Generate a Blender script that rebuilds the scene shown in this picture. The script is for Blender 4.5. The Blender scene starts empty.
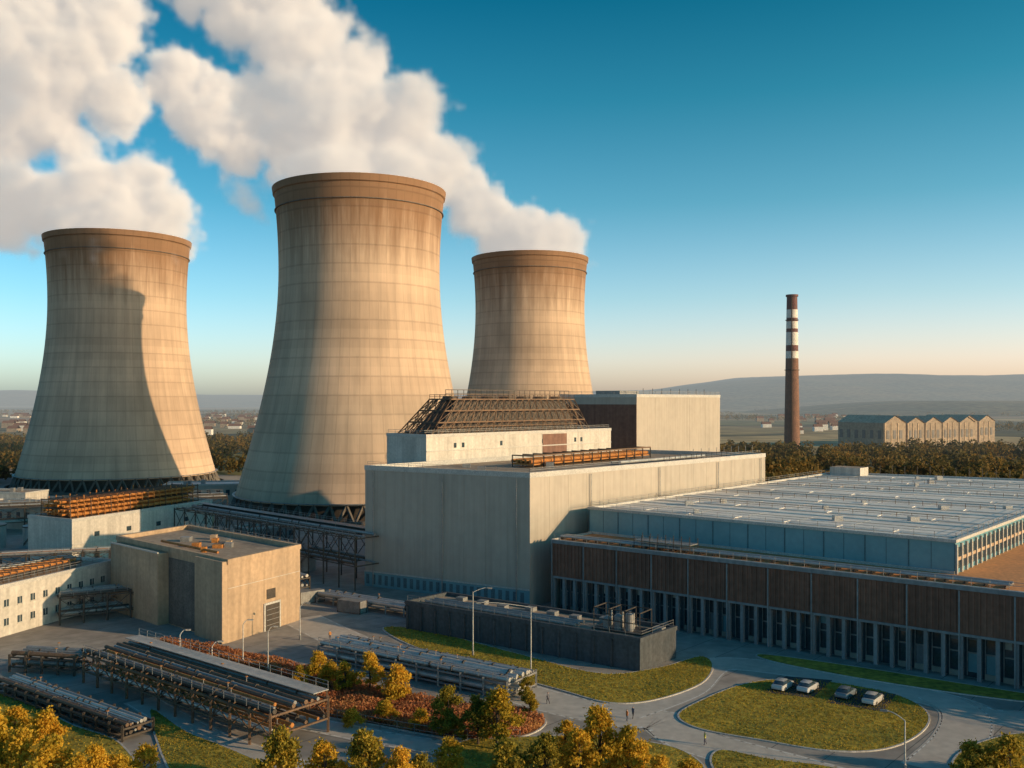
import bpy, math, random
import numpy as np
from mathutils import Vector
random.seed(7); rng=np.random.default_rng(7)
scene=bpy.context.scene
F=950.0; H=45.0
def G(px,py,z=0.0):
    d=F*(H-z)/(py-400.0); return ((px-512.0)*d/F, d)
def W(px,py,d): return ((px-512.0)*d/F, d, H-(py-400.0)*d/F)
SUN_EL=math.radians(14); SUN_AZ=math.radians(110)
S=Vector((math.sin(SUN_AZ)*math.cos(SUN_EL),math.cos(SUN_AZ)*math.cos(SUN_EL),math.sin(SUN_EL)))

# ---------------------------------------------------------------- materials
def nd(nt,t,**kw):
    n=nt.nodes.new(t)
    for k,v in kw.items(): setattr(n,k,v)
    return n
def c4(c): return (c[0],c[1],c[2],1)
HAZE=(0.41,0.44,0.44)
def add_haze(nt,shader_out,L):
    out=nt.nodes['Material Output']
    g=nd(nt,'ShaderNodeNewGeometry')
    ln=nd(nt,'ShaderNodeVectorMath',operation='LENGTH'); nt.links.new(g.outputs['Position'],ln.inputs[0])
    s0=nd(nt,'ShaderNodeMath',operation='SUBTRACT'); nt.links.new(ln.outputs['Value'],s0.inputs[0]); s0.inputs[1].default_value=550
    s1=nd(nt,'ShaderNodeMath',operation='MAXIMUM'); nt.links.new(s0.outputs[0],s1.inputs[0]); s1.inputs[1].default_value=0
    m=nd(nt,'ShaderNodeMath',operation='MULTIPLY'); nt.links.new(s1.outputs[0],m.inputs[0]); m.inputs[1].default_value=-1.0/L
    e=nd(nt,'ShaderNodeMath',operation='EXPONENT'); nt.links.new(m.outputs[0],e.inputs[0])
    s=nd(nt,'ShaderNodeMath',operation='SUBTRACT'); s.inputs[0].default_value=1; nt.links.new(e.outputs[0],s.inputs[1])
    em=nd(nt,'ShaderNodeEmission'); em.inputs['Color'].default_value=c4(HAZE); em.inputs['Strength'].default_value=1  # aerial haze painted into the material as emission that grows with distance
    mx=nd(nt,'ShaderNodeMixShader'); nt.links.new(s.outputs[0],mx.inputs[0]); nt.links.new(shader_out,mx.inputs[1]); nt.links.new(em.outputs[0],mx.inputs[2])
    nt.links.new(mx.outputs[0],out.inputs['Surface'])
def mat(name,c1,c2=None,scale=.3,rough=.8,bump=0.0,metal=0.0,haze=0,streak=0.0,fine=0.25,spec=.3):
    m=bpy.data.materials.new(name); m.use_nodes=True; nt=m.node_tree; p=nt.nodes['Principled BSDF']
    if c2 is None: c2=tuple(x*.78 for x in c1)
    p.inputs['Roughness'].default_value=rough; p.inputs['Metallic'].default_value=metal
    p.inputs['Specular IOR Level'].default_value=spec
    g=nd(nt,'ShaderNodeNewGeometry')
    n1=nd(nt,'ShaderNodeTexNoise'); n1.inputs['Scale'].default_value=scale; n1.inputs['Detail'].default_value=5; n1.inputs['Roughness'].default_value=.62
    nt.links.new(g.outputs['Position'],n1.inputs['Vector'])
    r=nd(nt,'ShaderNodeMapRange'); r.inputs['From Min'].default_value=.32; r.inputs['From Max'].default_value=.68
    nt.links.new(n1.outputs['Fac'],r.inputs['Value'])
    mx=nd(nt,'ShaderNodeMix',data_type='RGBA'); mx.inputs['A'].default_value=c4(c1); mx.inputs['B'].default_value=c4(c2)
    nt.links.new(r.outputs[0],mx.inputs['Factor'])
    col=mx.outputs['Result']
    n2=nd(nt,'ShaderNodeTexNoise'); n2.inputs['Scale'].default_value=scale*9; n2.inputs['Detail'].default_value=2
    nt.links.new(g.outputs['Position'],n2.inputs['Vector'])
    r2=nd(nt,'ShaderNodeMapRange'); r2.inputs['From Min'].default_value=.3; r2.inputs['From Max'].default_value=.7
    r2.inputs['To Min'].default_value=1-fine; r2.inputs['To Max'].default_value=1+fine
    nt.links.new(n2.outputs['Fac'],r2.inputs['Value'])
    mu=nd(nt,'ShaderNodeVectorMath',operation='SCALE'); nt.links.new(col,mu.inputs[0]); nt.links.new(r2.outputs[0],mu.inputs['Scale']); col=mu.outputs[0]
    if streak>0:
        mp=nd(nt,'ShaderNodeVectorMath',operation='MULTIPLY'); mp.inputs[1].default_value=(1.1,1.1,.05); nt.links.new(g.outputs['Position'],mp.inputs[0])
        n3=nd(nt,'ShaderNodeTexNoise'); n3.inputs['Scale'].default_value=1.0; n3.inputs['Detail'].default_value=4; nt.links.new(mp.outputs[0],n3.inputs['Vector'])
        r3=nd(nt,'ShaderNodeMapRange'); r3.inputs['From Min'].default_value=.4; r3.inputs['From Max'].default_value=.72; r3.inputs['To Min'].default_value=1; r3.inputs['To Max'].default_value=1-streak
        nt.links.new(n3.outputs['Fac'],r3.inputs['Value'])
        m3=nd(nt,'ShaderNodeVectorMath',operation='SCALE'); nt.links.new(col,m3.inputs[0]); nt.links.new(r3.outputs[0],m3.inputs['Scale']); col=m3.outputs[0]
    nt.links.new(col,p.inputs['Base Color'])
    if bump>0:
        b=nd(nt,'ShaderNodeBump'); b.inputs['Strength'].default_value=bump; b.inputs['Distance'].default_value=.1
        nt.links.new(n2.outputs['Fac'],b.inputs['Height']); nt.links.new(b.outputs[0],p.inputs['Normal'])
    if haze: add_haze(nt,p.outputs[0],haze)
    return m
M={}
M['hall']=mat('hall_cladding',(.43,.38,.32),(.365,.33,.28),.05,.6,streak=.14,fine=.04)
M['col']=mat('grey_concrete_column',(.25,.265,.275),(.18,.195,.21),.2,.75,streak=.25,fine=.1)
M['white']=mat('white_render',(.60,.56,.50),(.47,.44,.39),.2,.7,streak=.25,fine=.1)
M['beige']=mat('beige_concrete',(.49,.345,.225),(.385,.28,.19),.15,.85,.2,streak=.25,fine=.10)
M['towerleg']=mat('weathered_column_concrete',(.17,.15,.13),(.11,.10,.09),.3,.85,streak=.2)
M['trim']=mat('pale_metal_trim',(.50,.48,.44),(.40,.39,.37),.5,.5)
M['roof']=mat('bitumen_roof',(.40,.305,.22),(.24,.19,.15),.12,.9,.3,fine=.2)
M['roofw']=mat('white_roof_membrane',(.80,.75,.68),(.63,.59,.54),.05,.6,fine=.08)
M['rooflow']=mat('warm_light_roof_sheet',(.66,.29,.11),(.50,.235,.10),.15,.8,fine=.2)  # orange base colour carries the warm sunlight on the low roof
M['brown']=mat('brown_ribbed_cladding',(.22,.11,.075),(.155,.08,.058),.1,.6,streak=.3,fine=.15)
M['teal']=mat('teal_panel',(.14,.32,.375),(.10,.255,.31),.12,.3,fine=.05,spec=.6)
M['tealmul']=mat('teal_mullion',(.08,.16,.19),(.06,.125,.15),.5,.4)
M['glass']=mat('dark_window_glass',(.03,.05,.062),(.05,.075,.09),.3,.12,fine=.2,spec=.7)
M['steel']=mat('dark_steel',(.06,.055,.05),(.10,.08,.065),.8,.6,metal=.3,fine=.3)
M['lattice']=mat('weathered_brown_steel',(.20,.12,.07),(.11,.075,.055),.6,.7,metal=.1,fine=.3)
M['steelg']=mat('galvanised_steel',(.30,.30,.29),(.20,.20,.205),.8,.5,metal=.3,fine=.2)
M['pipe']=mat('silver_pipe_lagging',(.50,.49,.46),(.36,.355,.34),.5,.4,metal=.35,fine=.15)
M['rust']=mat('rusty_orange_steel',(.52,.21,.05),(.30,.125,.04),.6,.75,fine=.35)
M['darkw']=mat('dark_basin_wall',(.060,.072,.084),(.085,.092,.10),.2,.7,streak=.3,fine=.2)
M['pave']=mat('concrete_yard',(.37,.33,.285),(.215,.195,.175),.045,.85,.3,fine=.16)
M['joint']=mat('pavement_joint_sealant',(.10,.095,.09),(.07,.068,.065),.5,.9)
M['road']=mat('pale_road_concrete',(.51,.455,.395),(.39,.355,.31),.08,.8,.2,fine=.1)
M['kerb']=mat('kerb_stone',(.50,.47,.43),(.40,.38,.35),.5,.8)
M['grass']=mat('mown_grass',(.40,.29,.04),(.19,.175,.028),.10,.95,.6,fine=.4)
M['paint']=mat('road_paint',(.75,.74,.70),(.6,.6,.58),1,.7)
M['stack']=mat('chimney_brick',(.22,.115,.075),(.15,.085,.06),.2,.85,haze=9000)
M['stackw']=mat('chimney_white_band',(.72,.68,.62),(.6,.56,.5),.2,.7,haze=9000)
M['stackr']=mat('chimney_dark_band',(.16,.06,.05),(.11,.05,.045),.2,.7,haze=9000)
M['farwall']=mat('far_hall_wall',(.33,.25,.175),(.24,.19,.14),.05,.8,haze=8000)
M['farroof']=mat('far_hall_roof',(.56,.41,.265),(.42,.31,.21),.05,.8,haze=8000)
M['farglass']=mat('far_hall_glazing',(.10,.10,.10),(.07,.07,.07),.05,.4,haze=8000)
M['water']=mat('pond_water',(.05,.07,.08),(.04,.06,.07),.1,.08,fine=.05,spec=.8)
M['bark']=mat('bark',(.09,.065,.045),(.05,.04,.03),2,.9,.5)
M['soil']=mat('heath_soil',(.22,.10,.055),(.15,.085,.04),.4,.95,.5,fine=.3)
M['tyre']=mat('rubber',(.02,.02,.02),None,3,.8)
M['lampglass']=mat('lamp_lens',(.6,.6,.55),None,3,.3)

def leafmat(name,ca,cb,cc,haze=0):
    m=bpy.data.materials.new(name); m.use_nodes=True; nt=m.node_tree; p=nt.nodes['Principled BSDF']
    g=nd(nt,'ShaderNodeNewGeometry')
    n1=nd(nt,'ShaderNodeTexNoise'); n1.inputs['Scale'].default_value=.12 if haze==0 else .035; n1.inputs['Detail'].default_value=3
    nt.links.new(g.outputs['Position'],n1.inputs['Vector'])
    ad=nd(nt,'ShaderNodeMath',operation='MULTIPLY_ADD'); ad.inputs[1].default_value=.45
    nt.links.new(g.outputs['Random Per Island'],ad.inputs[0])
    sb=nd(nt,'ShaderNodeMath',operation='MULTIPLY_ADD'); nt.links.new(n1.outputs['Fac'],sb.inputs[0]); sb.inputs[1].default_value=1.8; sb.inputs[2].default_value=-.62
    nt.links.new(sb.outputs[0],ad.inputs[2])
    cr=nd(nt,'ShaderNodeValToRGB'); e=cr.color_ramp.elements
    e[0].position=0; e[0].color=c4(ca); e[1].position=1; e[1].color=c4(cc); x=cr.color_ramp.elements.new(.5); x.color=c4(cb)
    nt.links.new(ad.outputs[0],cr.inputs[0]); nt.links.new(cr.outputs[0],p.inputs['Base Color'])
    p.inputs['Roughness'].default_value=.7; p.inputs['Specular IOR Level'].default_value=.2
    tr=nd(nt,'ShaderNodeBsdfTranslucent'); nt.links.new(cr.outputs[0],tr.inputs['Color'])
    mx=nd(nt,'ShaderNodeMixShader'); mx.inputs[0].default_value=.45; nt.links.new(p.outputs[0],mx.inputs[1]); nt.links.new(tr.outputs[0],mx.inputs[2])
    nt.links.new(mx.outputs[0],nt.nodes['Material Output'].inputs['Surface'])
    if haze: add_haze(nt,mx.outputs[0],haze)
    return m
M['leafy']=leafmat('autumn_leaves',(.20,.17,.02),(.56,.36,.035),(.80,.45,.05))
M['leafg']=leafmat('green_leaves',(.11,.115,.02),(.28,.225,.03),(.56,.36,.045))
M['heath']=leafmat('heather_leaves',(.30,.105,.05),(.50,.20,.09),(.58,.31,.11))
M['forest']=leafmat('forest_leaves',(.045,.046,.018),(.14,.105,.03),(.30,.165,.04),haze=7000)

# ---------------------------------------------------------------- builder
class B:
    def __init__(s,name,origin=(0,0,0)):
        s.name=name; s.o=Vector(origin if len(origin)==3 else (origin[0],origin[1],0)); s.parts={}
    def add(s,part,vs,fs,m):
        P=s.parts.setdefault(part,([],[],[],[])); k=len(P[0])
        P[0].extend([(v[0]-s.o.x,v[1]-s.o.y,v[2]-s.o.z) for v in vs])
        if m not in P[3]: P[3].append(m)
        mi=P[3].index(m)
        for f in fs: P[1].append([i+k for i in f]); P[2].append(mi)
    def prism(s,part,m,pts,z0,z1,top=None,cap=True):
        a=sum(pts[i][0]*pts[(i+1)%len(pts)][1]-pts[(i+1)%len(pts)][0]*pts[i][1] for i in range(len(pts)))
        if a<0: pts=pts[::-1]
        n=len(pts)
        vs=[(p[0],p[1],z0) for p in pts]+[(p[0],p[1],z1) for p in pts]
        s.add(part,vs,[[i,(i+1)%n,n+(i+1)%n,n+i] for i in range(n)]+[list(range(n-1,-1,-1))],m)
        s.add(part,vs[n:],[list(range(n))],top or m)
    def strip(s,part,m,A,Bp,n0,n1,z0,z1):
        """box on line A->B, offset from n0 to n1 along right-hand normal"""
        d=Vector((Bp[0]-A[0],Bp[1]-A[1])); d.normalize(); nr=Vector((d.y,-d.x))
        p=[(A[0]+nr.x*n0,A[1]+nr.y*n0),(Bp[0]+nr.x*n0,Bp[1]+nr.y*n0),(Bp[0]+nr.x*n1,Bp[1]+nr.y*n1),(A[0]+nr.x*n1,A[1]+nr.y*n1)]
        s.prism(part,m,p,z0,z1)
    def beam(s,part,m,a,b,w,h=None):
        a=Vector(a); b=Vector(b); h=h or w; d=(b-a)
        if d.length<1e-6: return
        d.normalize(); up=Vector((0,0,1)) if abs(d.z)<.95 else Vector((1,0,0))
        x=d.cross(up).normalized()*w/2; y=x.cross(d).normalized()*h/2
        vs=[a-x-y,a+x-y,a+x+y,a-x+y,b-x-y,b+x-y,b+x+y,b-x+y]
        s.add(part,vs,[[0,1,5,4],[1,2,6,5],[2,3,7,6],[3,0,4,7],[3,2,1,0],[4,5,6,7]],m)
    def tube(s,part,m,a,b,r,r2=None,n=10):
        a=Vector(a); b=Vector(b); r2=r if r2 is None else r2; d=(b-a).normalized()
        up=Vector((0,0,1)) if abs(d.z)<.95 else Vector((1,0,0)); x=d.cross(up).normalized(); y=x.cross(d)
        vs=[a+(x*math.cos(t)+y*math.sin(t))*r for t in [2*math.pi*i/n for i in range(n)]]+[b+(x*math.cos(t)+y*math.sin(t))*r2 for t in [2*math.pi*i/n for i in range(n)]]
        s.add(part,vs,[[i,(i+1)%n,n+(i+1)%n,n+i] for i in range(n)]+[list(range(n))[::-1],list(range(n,2*n))],m)
    def rail(s,part,m,pts,z,h=1.1,sp=3.0,w=.09):
        for i in range(len(pts)-1):
            A=Vector((pts[i][0],pts[i][1],z)); C=Vector((pts[i+1][0],pts[i+1][1],z)); L=(C-A).length; k=max(1,int(L/sp))
            for q in range(k+1):
                p=A.lerp(C,q/k); s.beam(part,m,p,p+Vector((0,0,h)),w)
            for hh in (h,h*.55): s.beam(part,m,A+Vector((0,0,hh)),C+Vector((0,0,hh)),w*.8)
    def done(s):
        objs=[]
        for pn,(v,f,mi,ms) in s.parts.items():
            me=bpy.data.meshes.new(s.name+'_'+pn); me.from_pydata(v,[],f); 
            for m in ms: me.materials.append(m)
            me.polygons.foreach_set('material_index',mi); me.update()
            o=bpy.data.objects.new(pn,me); scene.collection.objects.link(o); objs.append(o)
        if len(objs)==1:
            objs[0].name=s.name; objs[0].location=s.o; return objs[0]
        e=bpy.data.objects.new(s.name,None); scene.collection.objects.link(e); e.location=s.o; e.empty_display_size=2
        for o in objs: o.parent=e
        return e
def lerp2(a,b,t): return (a[0]+(b[0]-a[0])*t,a[1]+(b[1]-a[1])*t)
def add2(a,u,t): return (a[0]+u[0]*t,a[1]+u[1]*t)
def dist2(a,b): return math.hypot(a[0]-b[0],a[1]-b[1])
def inset(pts,c): 
    cx=sum(p[0] for p in pts)/len(pts); cy=sum(p[1] for p in pts)/len(pts); out=[]
    for p in pts:
        L=math.hypot(p[0]-cx,p[1]-cy); out.append((p[0]-(p[0]-cx)/L*c,p[1]-(p[1]-cy)/L*c))
    return out
def parapet(b,pts,z,h,w,m,out=.12):
    a=sum(pts[i][0]*pts[(i+1)%len(pts)][1]-pts[(i+1)%len(pts)][0]*pts[i][1] for i in range(len(pts)))
    if a<0: pts=pts[::-1]
    n=len(pts)
    def off(dd):
        res=[]
        for i in range(n):
            p0=Vector(pts[i-1]);p1=Vector(pts[i]);p2=Vector(pts[(i+1)%n])
            d1=(p1-p0).normalized(); d2=(p2-p1).normalized()
            n1=Vector((d1.y,-d1.x)); n2=Vector((d2.y,-d2.x)); bis=(n1+n2).normalized()
            res.append(p1+bis*dd/max(.3,bis.dot(n1)))
        return res
    o=off(out); ii=off(-w)
    for i in range(n):
        j=(i+1)%n; vs=[]
        for zz in (z-.25,z+h): vs+= [(o[i].x,o[i].y,zz),(o[j].x,o[j].y,zz),(ii[j].x,ii[j].y,zz),(ii[i].x,ii[i].y,zz)]
        b.add('parapet',vs,[[0,1,5,4],[2,3,7,6],[4,5,6,7],[3,2,1,0]],m)

# ---------------------------------------------------------------- ground & terrain
def fieldmat():
    m=bpy.data.materials.new('farmland'); m.use_nodes=True; nt=m.node_tree; p=nt.nodes['Principled BSDF']; p.inputs['Roughness'].default_value=.95; p.inputs['Specular IOR Level'].default_value=.1
    g=nd(nt,'ShaderNodeNewGeometry')
    v=nd(nt,'ShaderNodeTexVoronoi'); v.inputs['Scale'].default_value=1/330.
    mp=nd(nt,'ShaderNodeVectorMath',operation='MULTIPLY'); mp.inputs[1].default_value=(.6,1,1); nt.links.new(g.outputs['Position'],mp.inputs[0]); nt.links.new(mp.outputs[0],v.inputs['Vector'])
    sp=nd(nt,'ShaderNodeSeparateColor'); nt.links.new(v.outputs['Color'],sp.inputs[0])
    cr=nd(nt,'ShaderNodeValToRGB'); cr.color_ramp.interpolation='CONSTANT'; e=cr.color_ramp.elements
    cols=[(0,(.12,.10,.04)),(.25,(.30,.215,.09)),(.42,(.09,.085,.035)),(.6,(.44,.31,.14)),(.75,(.18,.16,.06)),(.88,(.32,.20,.10))]
    e[0].color=c4(cols[0][1]); e[1].position=cols[1][0]; e[1].color=c4(cols[1][1])
    for q,c in cols[2:]: x=e.new(q); x.color=c4(c)
    nt.links.new(sp.outputs[0],cr.inputs[0])
    n=nd(nt,'ShaderNodeTexNoise'); n.inputs['Scale'].default_value=.02; n.inputs['Detail'].default_value=8; nt.links.new(g.outputs['Position'],n.inputs['Vector'])
    r=nd(nt,'ShaderNodeMapRange'); r.inputs['From Min'].default_value=.3; r.inputs['From Max'].default_value=.7; r.inputs['To Min'].default_value=.5; r.inputs['To Max'].default_value=1.4; nt.links.new(n.outputs['Fac'],r.inputs['Value'])
    s=nd(nt,'ShaderNodeVectorMath',operation='SCALE'); nt.links.new(cr.outputs[0],s.inputs[0]); nt.links.new(r.outputs[0],s.inputs['Scale']); nt.links.new(s.outputs[0],p.inputs['Base Color'])
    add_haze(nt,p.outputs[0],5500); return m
M['field']=fieldmat()
b=B('ground'); b.add('ground',[(-25000,-600,0),(25000,-600,0),(25000,30000,0),(-25000,30000,0)],[[0,1,2,3]],M['field']); b.done()
b=B('yard_pavement'); b.add('y',[(-330,60,.004),(260,60,.004),(260,300,.004),(150,480,.004),(-420,640,.004),(-420,200,.004)],[[0,1,2,3,4,5]],M['pave']); b.done()
b=B('pavement_joints',(0,170,0))
for i in range(34):
    c=Vector((-150+i*9.0,170)); d_=Vector((.66,.75)); n_=Vector((.75,-.66))
    a=c-d_*75; e_=c+d_*75; b.add('j',[(a.x-n_.x*.05,a.y-n_.y*.05,.0082),(a.x+n_.x*.05,a.y+n_.y*.05,.0082),(e_.x+n_.x*.05,e_.y+n_.y*.05,.0082),(e_.x-n_.x*.05,e_.y-n_.y*.05,.0082)],[[0,1,2,3]],M['joint'])
b.done()

# hills
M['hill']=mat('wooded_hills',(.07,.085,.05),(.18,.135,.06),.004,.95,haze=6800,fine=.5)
def hills(name,x0,x1,y0,y1,hf,nx=160,ny=26):
    vs=[];fs=[]
    for j in range(ny):
        for i in range(nx):
            x=x0+(x1-x0)*i/(nx-1); t=j/(ny-1); y=y0+(y1-y0)*t
            prof=math.sin(min(1,t*1.5)*math.pi/2)**1.5
            n=math.sin(x*.0021+y*.0013)*.5+math.sin(x*.0053+1.3+y*.002)*.3+math.sin(x*.013+y*.007)*.14
            vs.append((x,y,-3+prof*(hf(x)*(1+.10*n))))
    for j in range(ny-1):
        for i in range(nx-1):
            a=j*nx+i; fs.append([a,a+1,a+nx+1,a+nx])
    b=B(name); b.add('h',vs,fs,M['hill']); o=b.done()
    for p in o.data.polygons: p.use_smooth=True
def sm(x,a,b_): t=max(0,min(1,(x-a)/(b_-a))); return t*t*(3-2*t)
hills('distant_hills',-200,9000,4300,7600,lambda x: 95*sm(x,-100,700)+115*sm(x,600,1900)+15*sm(x,3000,4500))
hills('distant_hills',-9000,2500,7000,10500,lambda x: 112+25*math.sin(x*.0009))
hills('distant_hills',300,6000,2500,3600,lambda x: 44*sm(x,700,1500))

# lawns / kerbs / roads
def smoothpoly(pts,k=6):
    out=[];n=len(pts)
    for i in range(n):
        p0,p1,p2,p3=[Vector(pts[(i+j-1)%n]) for j in range(4)]
        for q in range(k):
            t=q/k; v=.5*((2*p1)+(-p0+p2)*t+(2*p0-5*p1+4*p2-p3)*t*t+(-p0+3*p1-3*p2+p3)*t**3); out.append((v.x,v.y))
    return out
def loop_off(pts,dd):
    a=sum(pts[i][0]*pts[(i+1)%len(pts)][1]-pts[(i+1)%len(pts)][0]*pts[i][1] for i in range(len(pts)))
    if a<0: pts=pts[::-1]
    n=len(pts); res=[]
    for i in range(n):
        p0=Vector(pts[i-1]);p1=Vector(pts[i]);p2=Vector(pts[(i+1)%n]); d=(p2-p0).normalized(); res.append((p1.x+d.y*dd,p1.y-d.x*dd))
    return pts,res
def lawn(name,px,mt='grass',smooth=True):
    pts=[G(*p) for p in px]
    if smooth: pts=smoothpoly(pts)
    b=B(name,(sum(p[0] for p in pts)/len(pts),sum(p[1] for p in pts)/len(pts)))
    inn,o=loop_off(pts,.25)
    b.prism('turf',M[mt],inn,-.05,.13)
    n=len(inn)
    for i in range(n):
        j=(i+1)%n
        vs=[(inn[i][0],inn[i][1],.15),(inn[j][0],inn[j][1],.15),(o[j][0],o[j][1],.15),(o[i][0],o[i][1],.15),(o[i][0],o[i][1],0),(o[j][0],o[j][1],0),(inn[i][0],inn[i][1],0.1),(inn[j][0],inn[j][1],0.1)]
        b.add('kerb',vs,[[3,2,1,0],[4,5,2,3],[0,1,7,6]],M['kerb'])
    b.done(); return pts
L1=lawn('lawn',[(384,628),(430,632),(520,655),(600,674),(660,668),(700,657),(712,666),(700,684),(655,700),(610,703),(560,690),(480,668),(410,645)])
L2=lawn('lawn',[(679,716),(700,702),(740,686),(780,680),(840,684),(900,697),(927,714),(920,733),(885,749),(830,751),(760,740),(700,729)])
L3=lawn('lawn',[(-60,690),(20,700),(70,725),(120,745),(125,790),(-60,860)])
L4=lawn('lawn',[(150,712),(185,732),(225,748),(270,768),(330,800),(200,810)])
L5=lawn('heath_bed',[(160,642),(215,648),(300,668),(380,690),(450,705),(520,712),(545,722),(520,737),(450,738),(380,726),(310,712),(318,690),(250,668),(190,655)],'soil')
L6=lawn('lawn',[(455,748),(520,738),(600,738),(660,745),(690,756),(705,775),(690,820),(480,830)])
L7=lawn('lawn',[(720,751),(770,760),(830,768),(880,785),(760,800),(715,770)])
L8=lawn('lawn',[(765,655),(860,668),(960,684),(1040,697),(1040,703),(960,694),(850,677),(770,661)])
L9=lawn('lawn',[(955,760),(985,742),(1030,735),(1060,760),(1030,800),(960,790)])
def ribbon(name,px,w,m,z=.008,dash=False):
    c=[Vector(G(*p)) for p in px]; P=[]
    for i in range(len(c)-1):
        p0=c[max(0,i-1)];p1=c[i];p2=c[i+1];p3=c[min(len(c)-1,i+2)]
        for q in range(8):
            t=q/8; P.append(.5*((2*p1)+(-p0+p2)*t+(2*p0-5*p1+4*p2-p3)*t*t+(-p0+3*p1-3*p2+p3)*t**3))
    P.append(c[-1]); vs=[];fs=[]; mk=[]
    for i,p in enumerate(P):
        d=(P[min(i+1,len(P)-1)]-P[max(i-1,0)]).normalized(); n=Vector((d.y,-d.x))
        vs+=[(p.x+n.x*w/2,p.y+n.y*w/2,z),(p.x-n.x*w/2,p.y-n.y*w/2,z)]
        mk.append((p,n,d))
    fs=[[2*i,2*i+2,2*i+3,2*i+1] for i in range(len(P)-1)]
    b=B(name); b.add('surface',vs,fs,m)
    for (p,n,d) in mk[1:-1]:
        for sgn in (-1,1):
            q=p+n*sgn*(w/2-.35); b.add('markings',[(q.x-d.x*1.1-n.x*.07,q.y-d.y*1.1-n.y*.07,z+.004),(q.x+d.x*1.1-n.x*.07,q.y+d.y*1.1-n.y*.07,z+.004),(q.x+d.x*1.1+n.x*.07,q.y+d.y*1.1+n.y*.07,z+.004),(q.x-d.x*1.1+n.x*.07,q.y-d.y*1.1+n.y*.07,z+.004)],[[0,1,2,3]],M['paint'])
    b.done()
ribbon('service_road',[(300,618),(370,650),(470,678),(560,704),(620,716),(665,722),(700,742),(800,770),(900,800)],9,M['road'],.0125)
ribbon('service_road',[(620,712),(680,690),(720,664),(830,676),(940,700),(990,716),(1060,722)],8,M['road'],.0205)
ribbon('service_road',[(930,770),(960,740),(965,715),(940,698)],7,M['road'],.0285)
ribbon('service_road',[(140,700),(210,738),(300,770),(360,800)],5,M['road'],.0365)
ribbon('service_road',[(300,722),(380,738),(460,752),(520,775)],5,M['road'],.0445)

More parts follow.
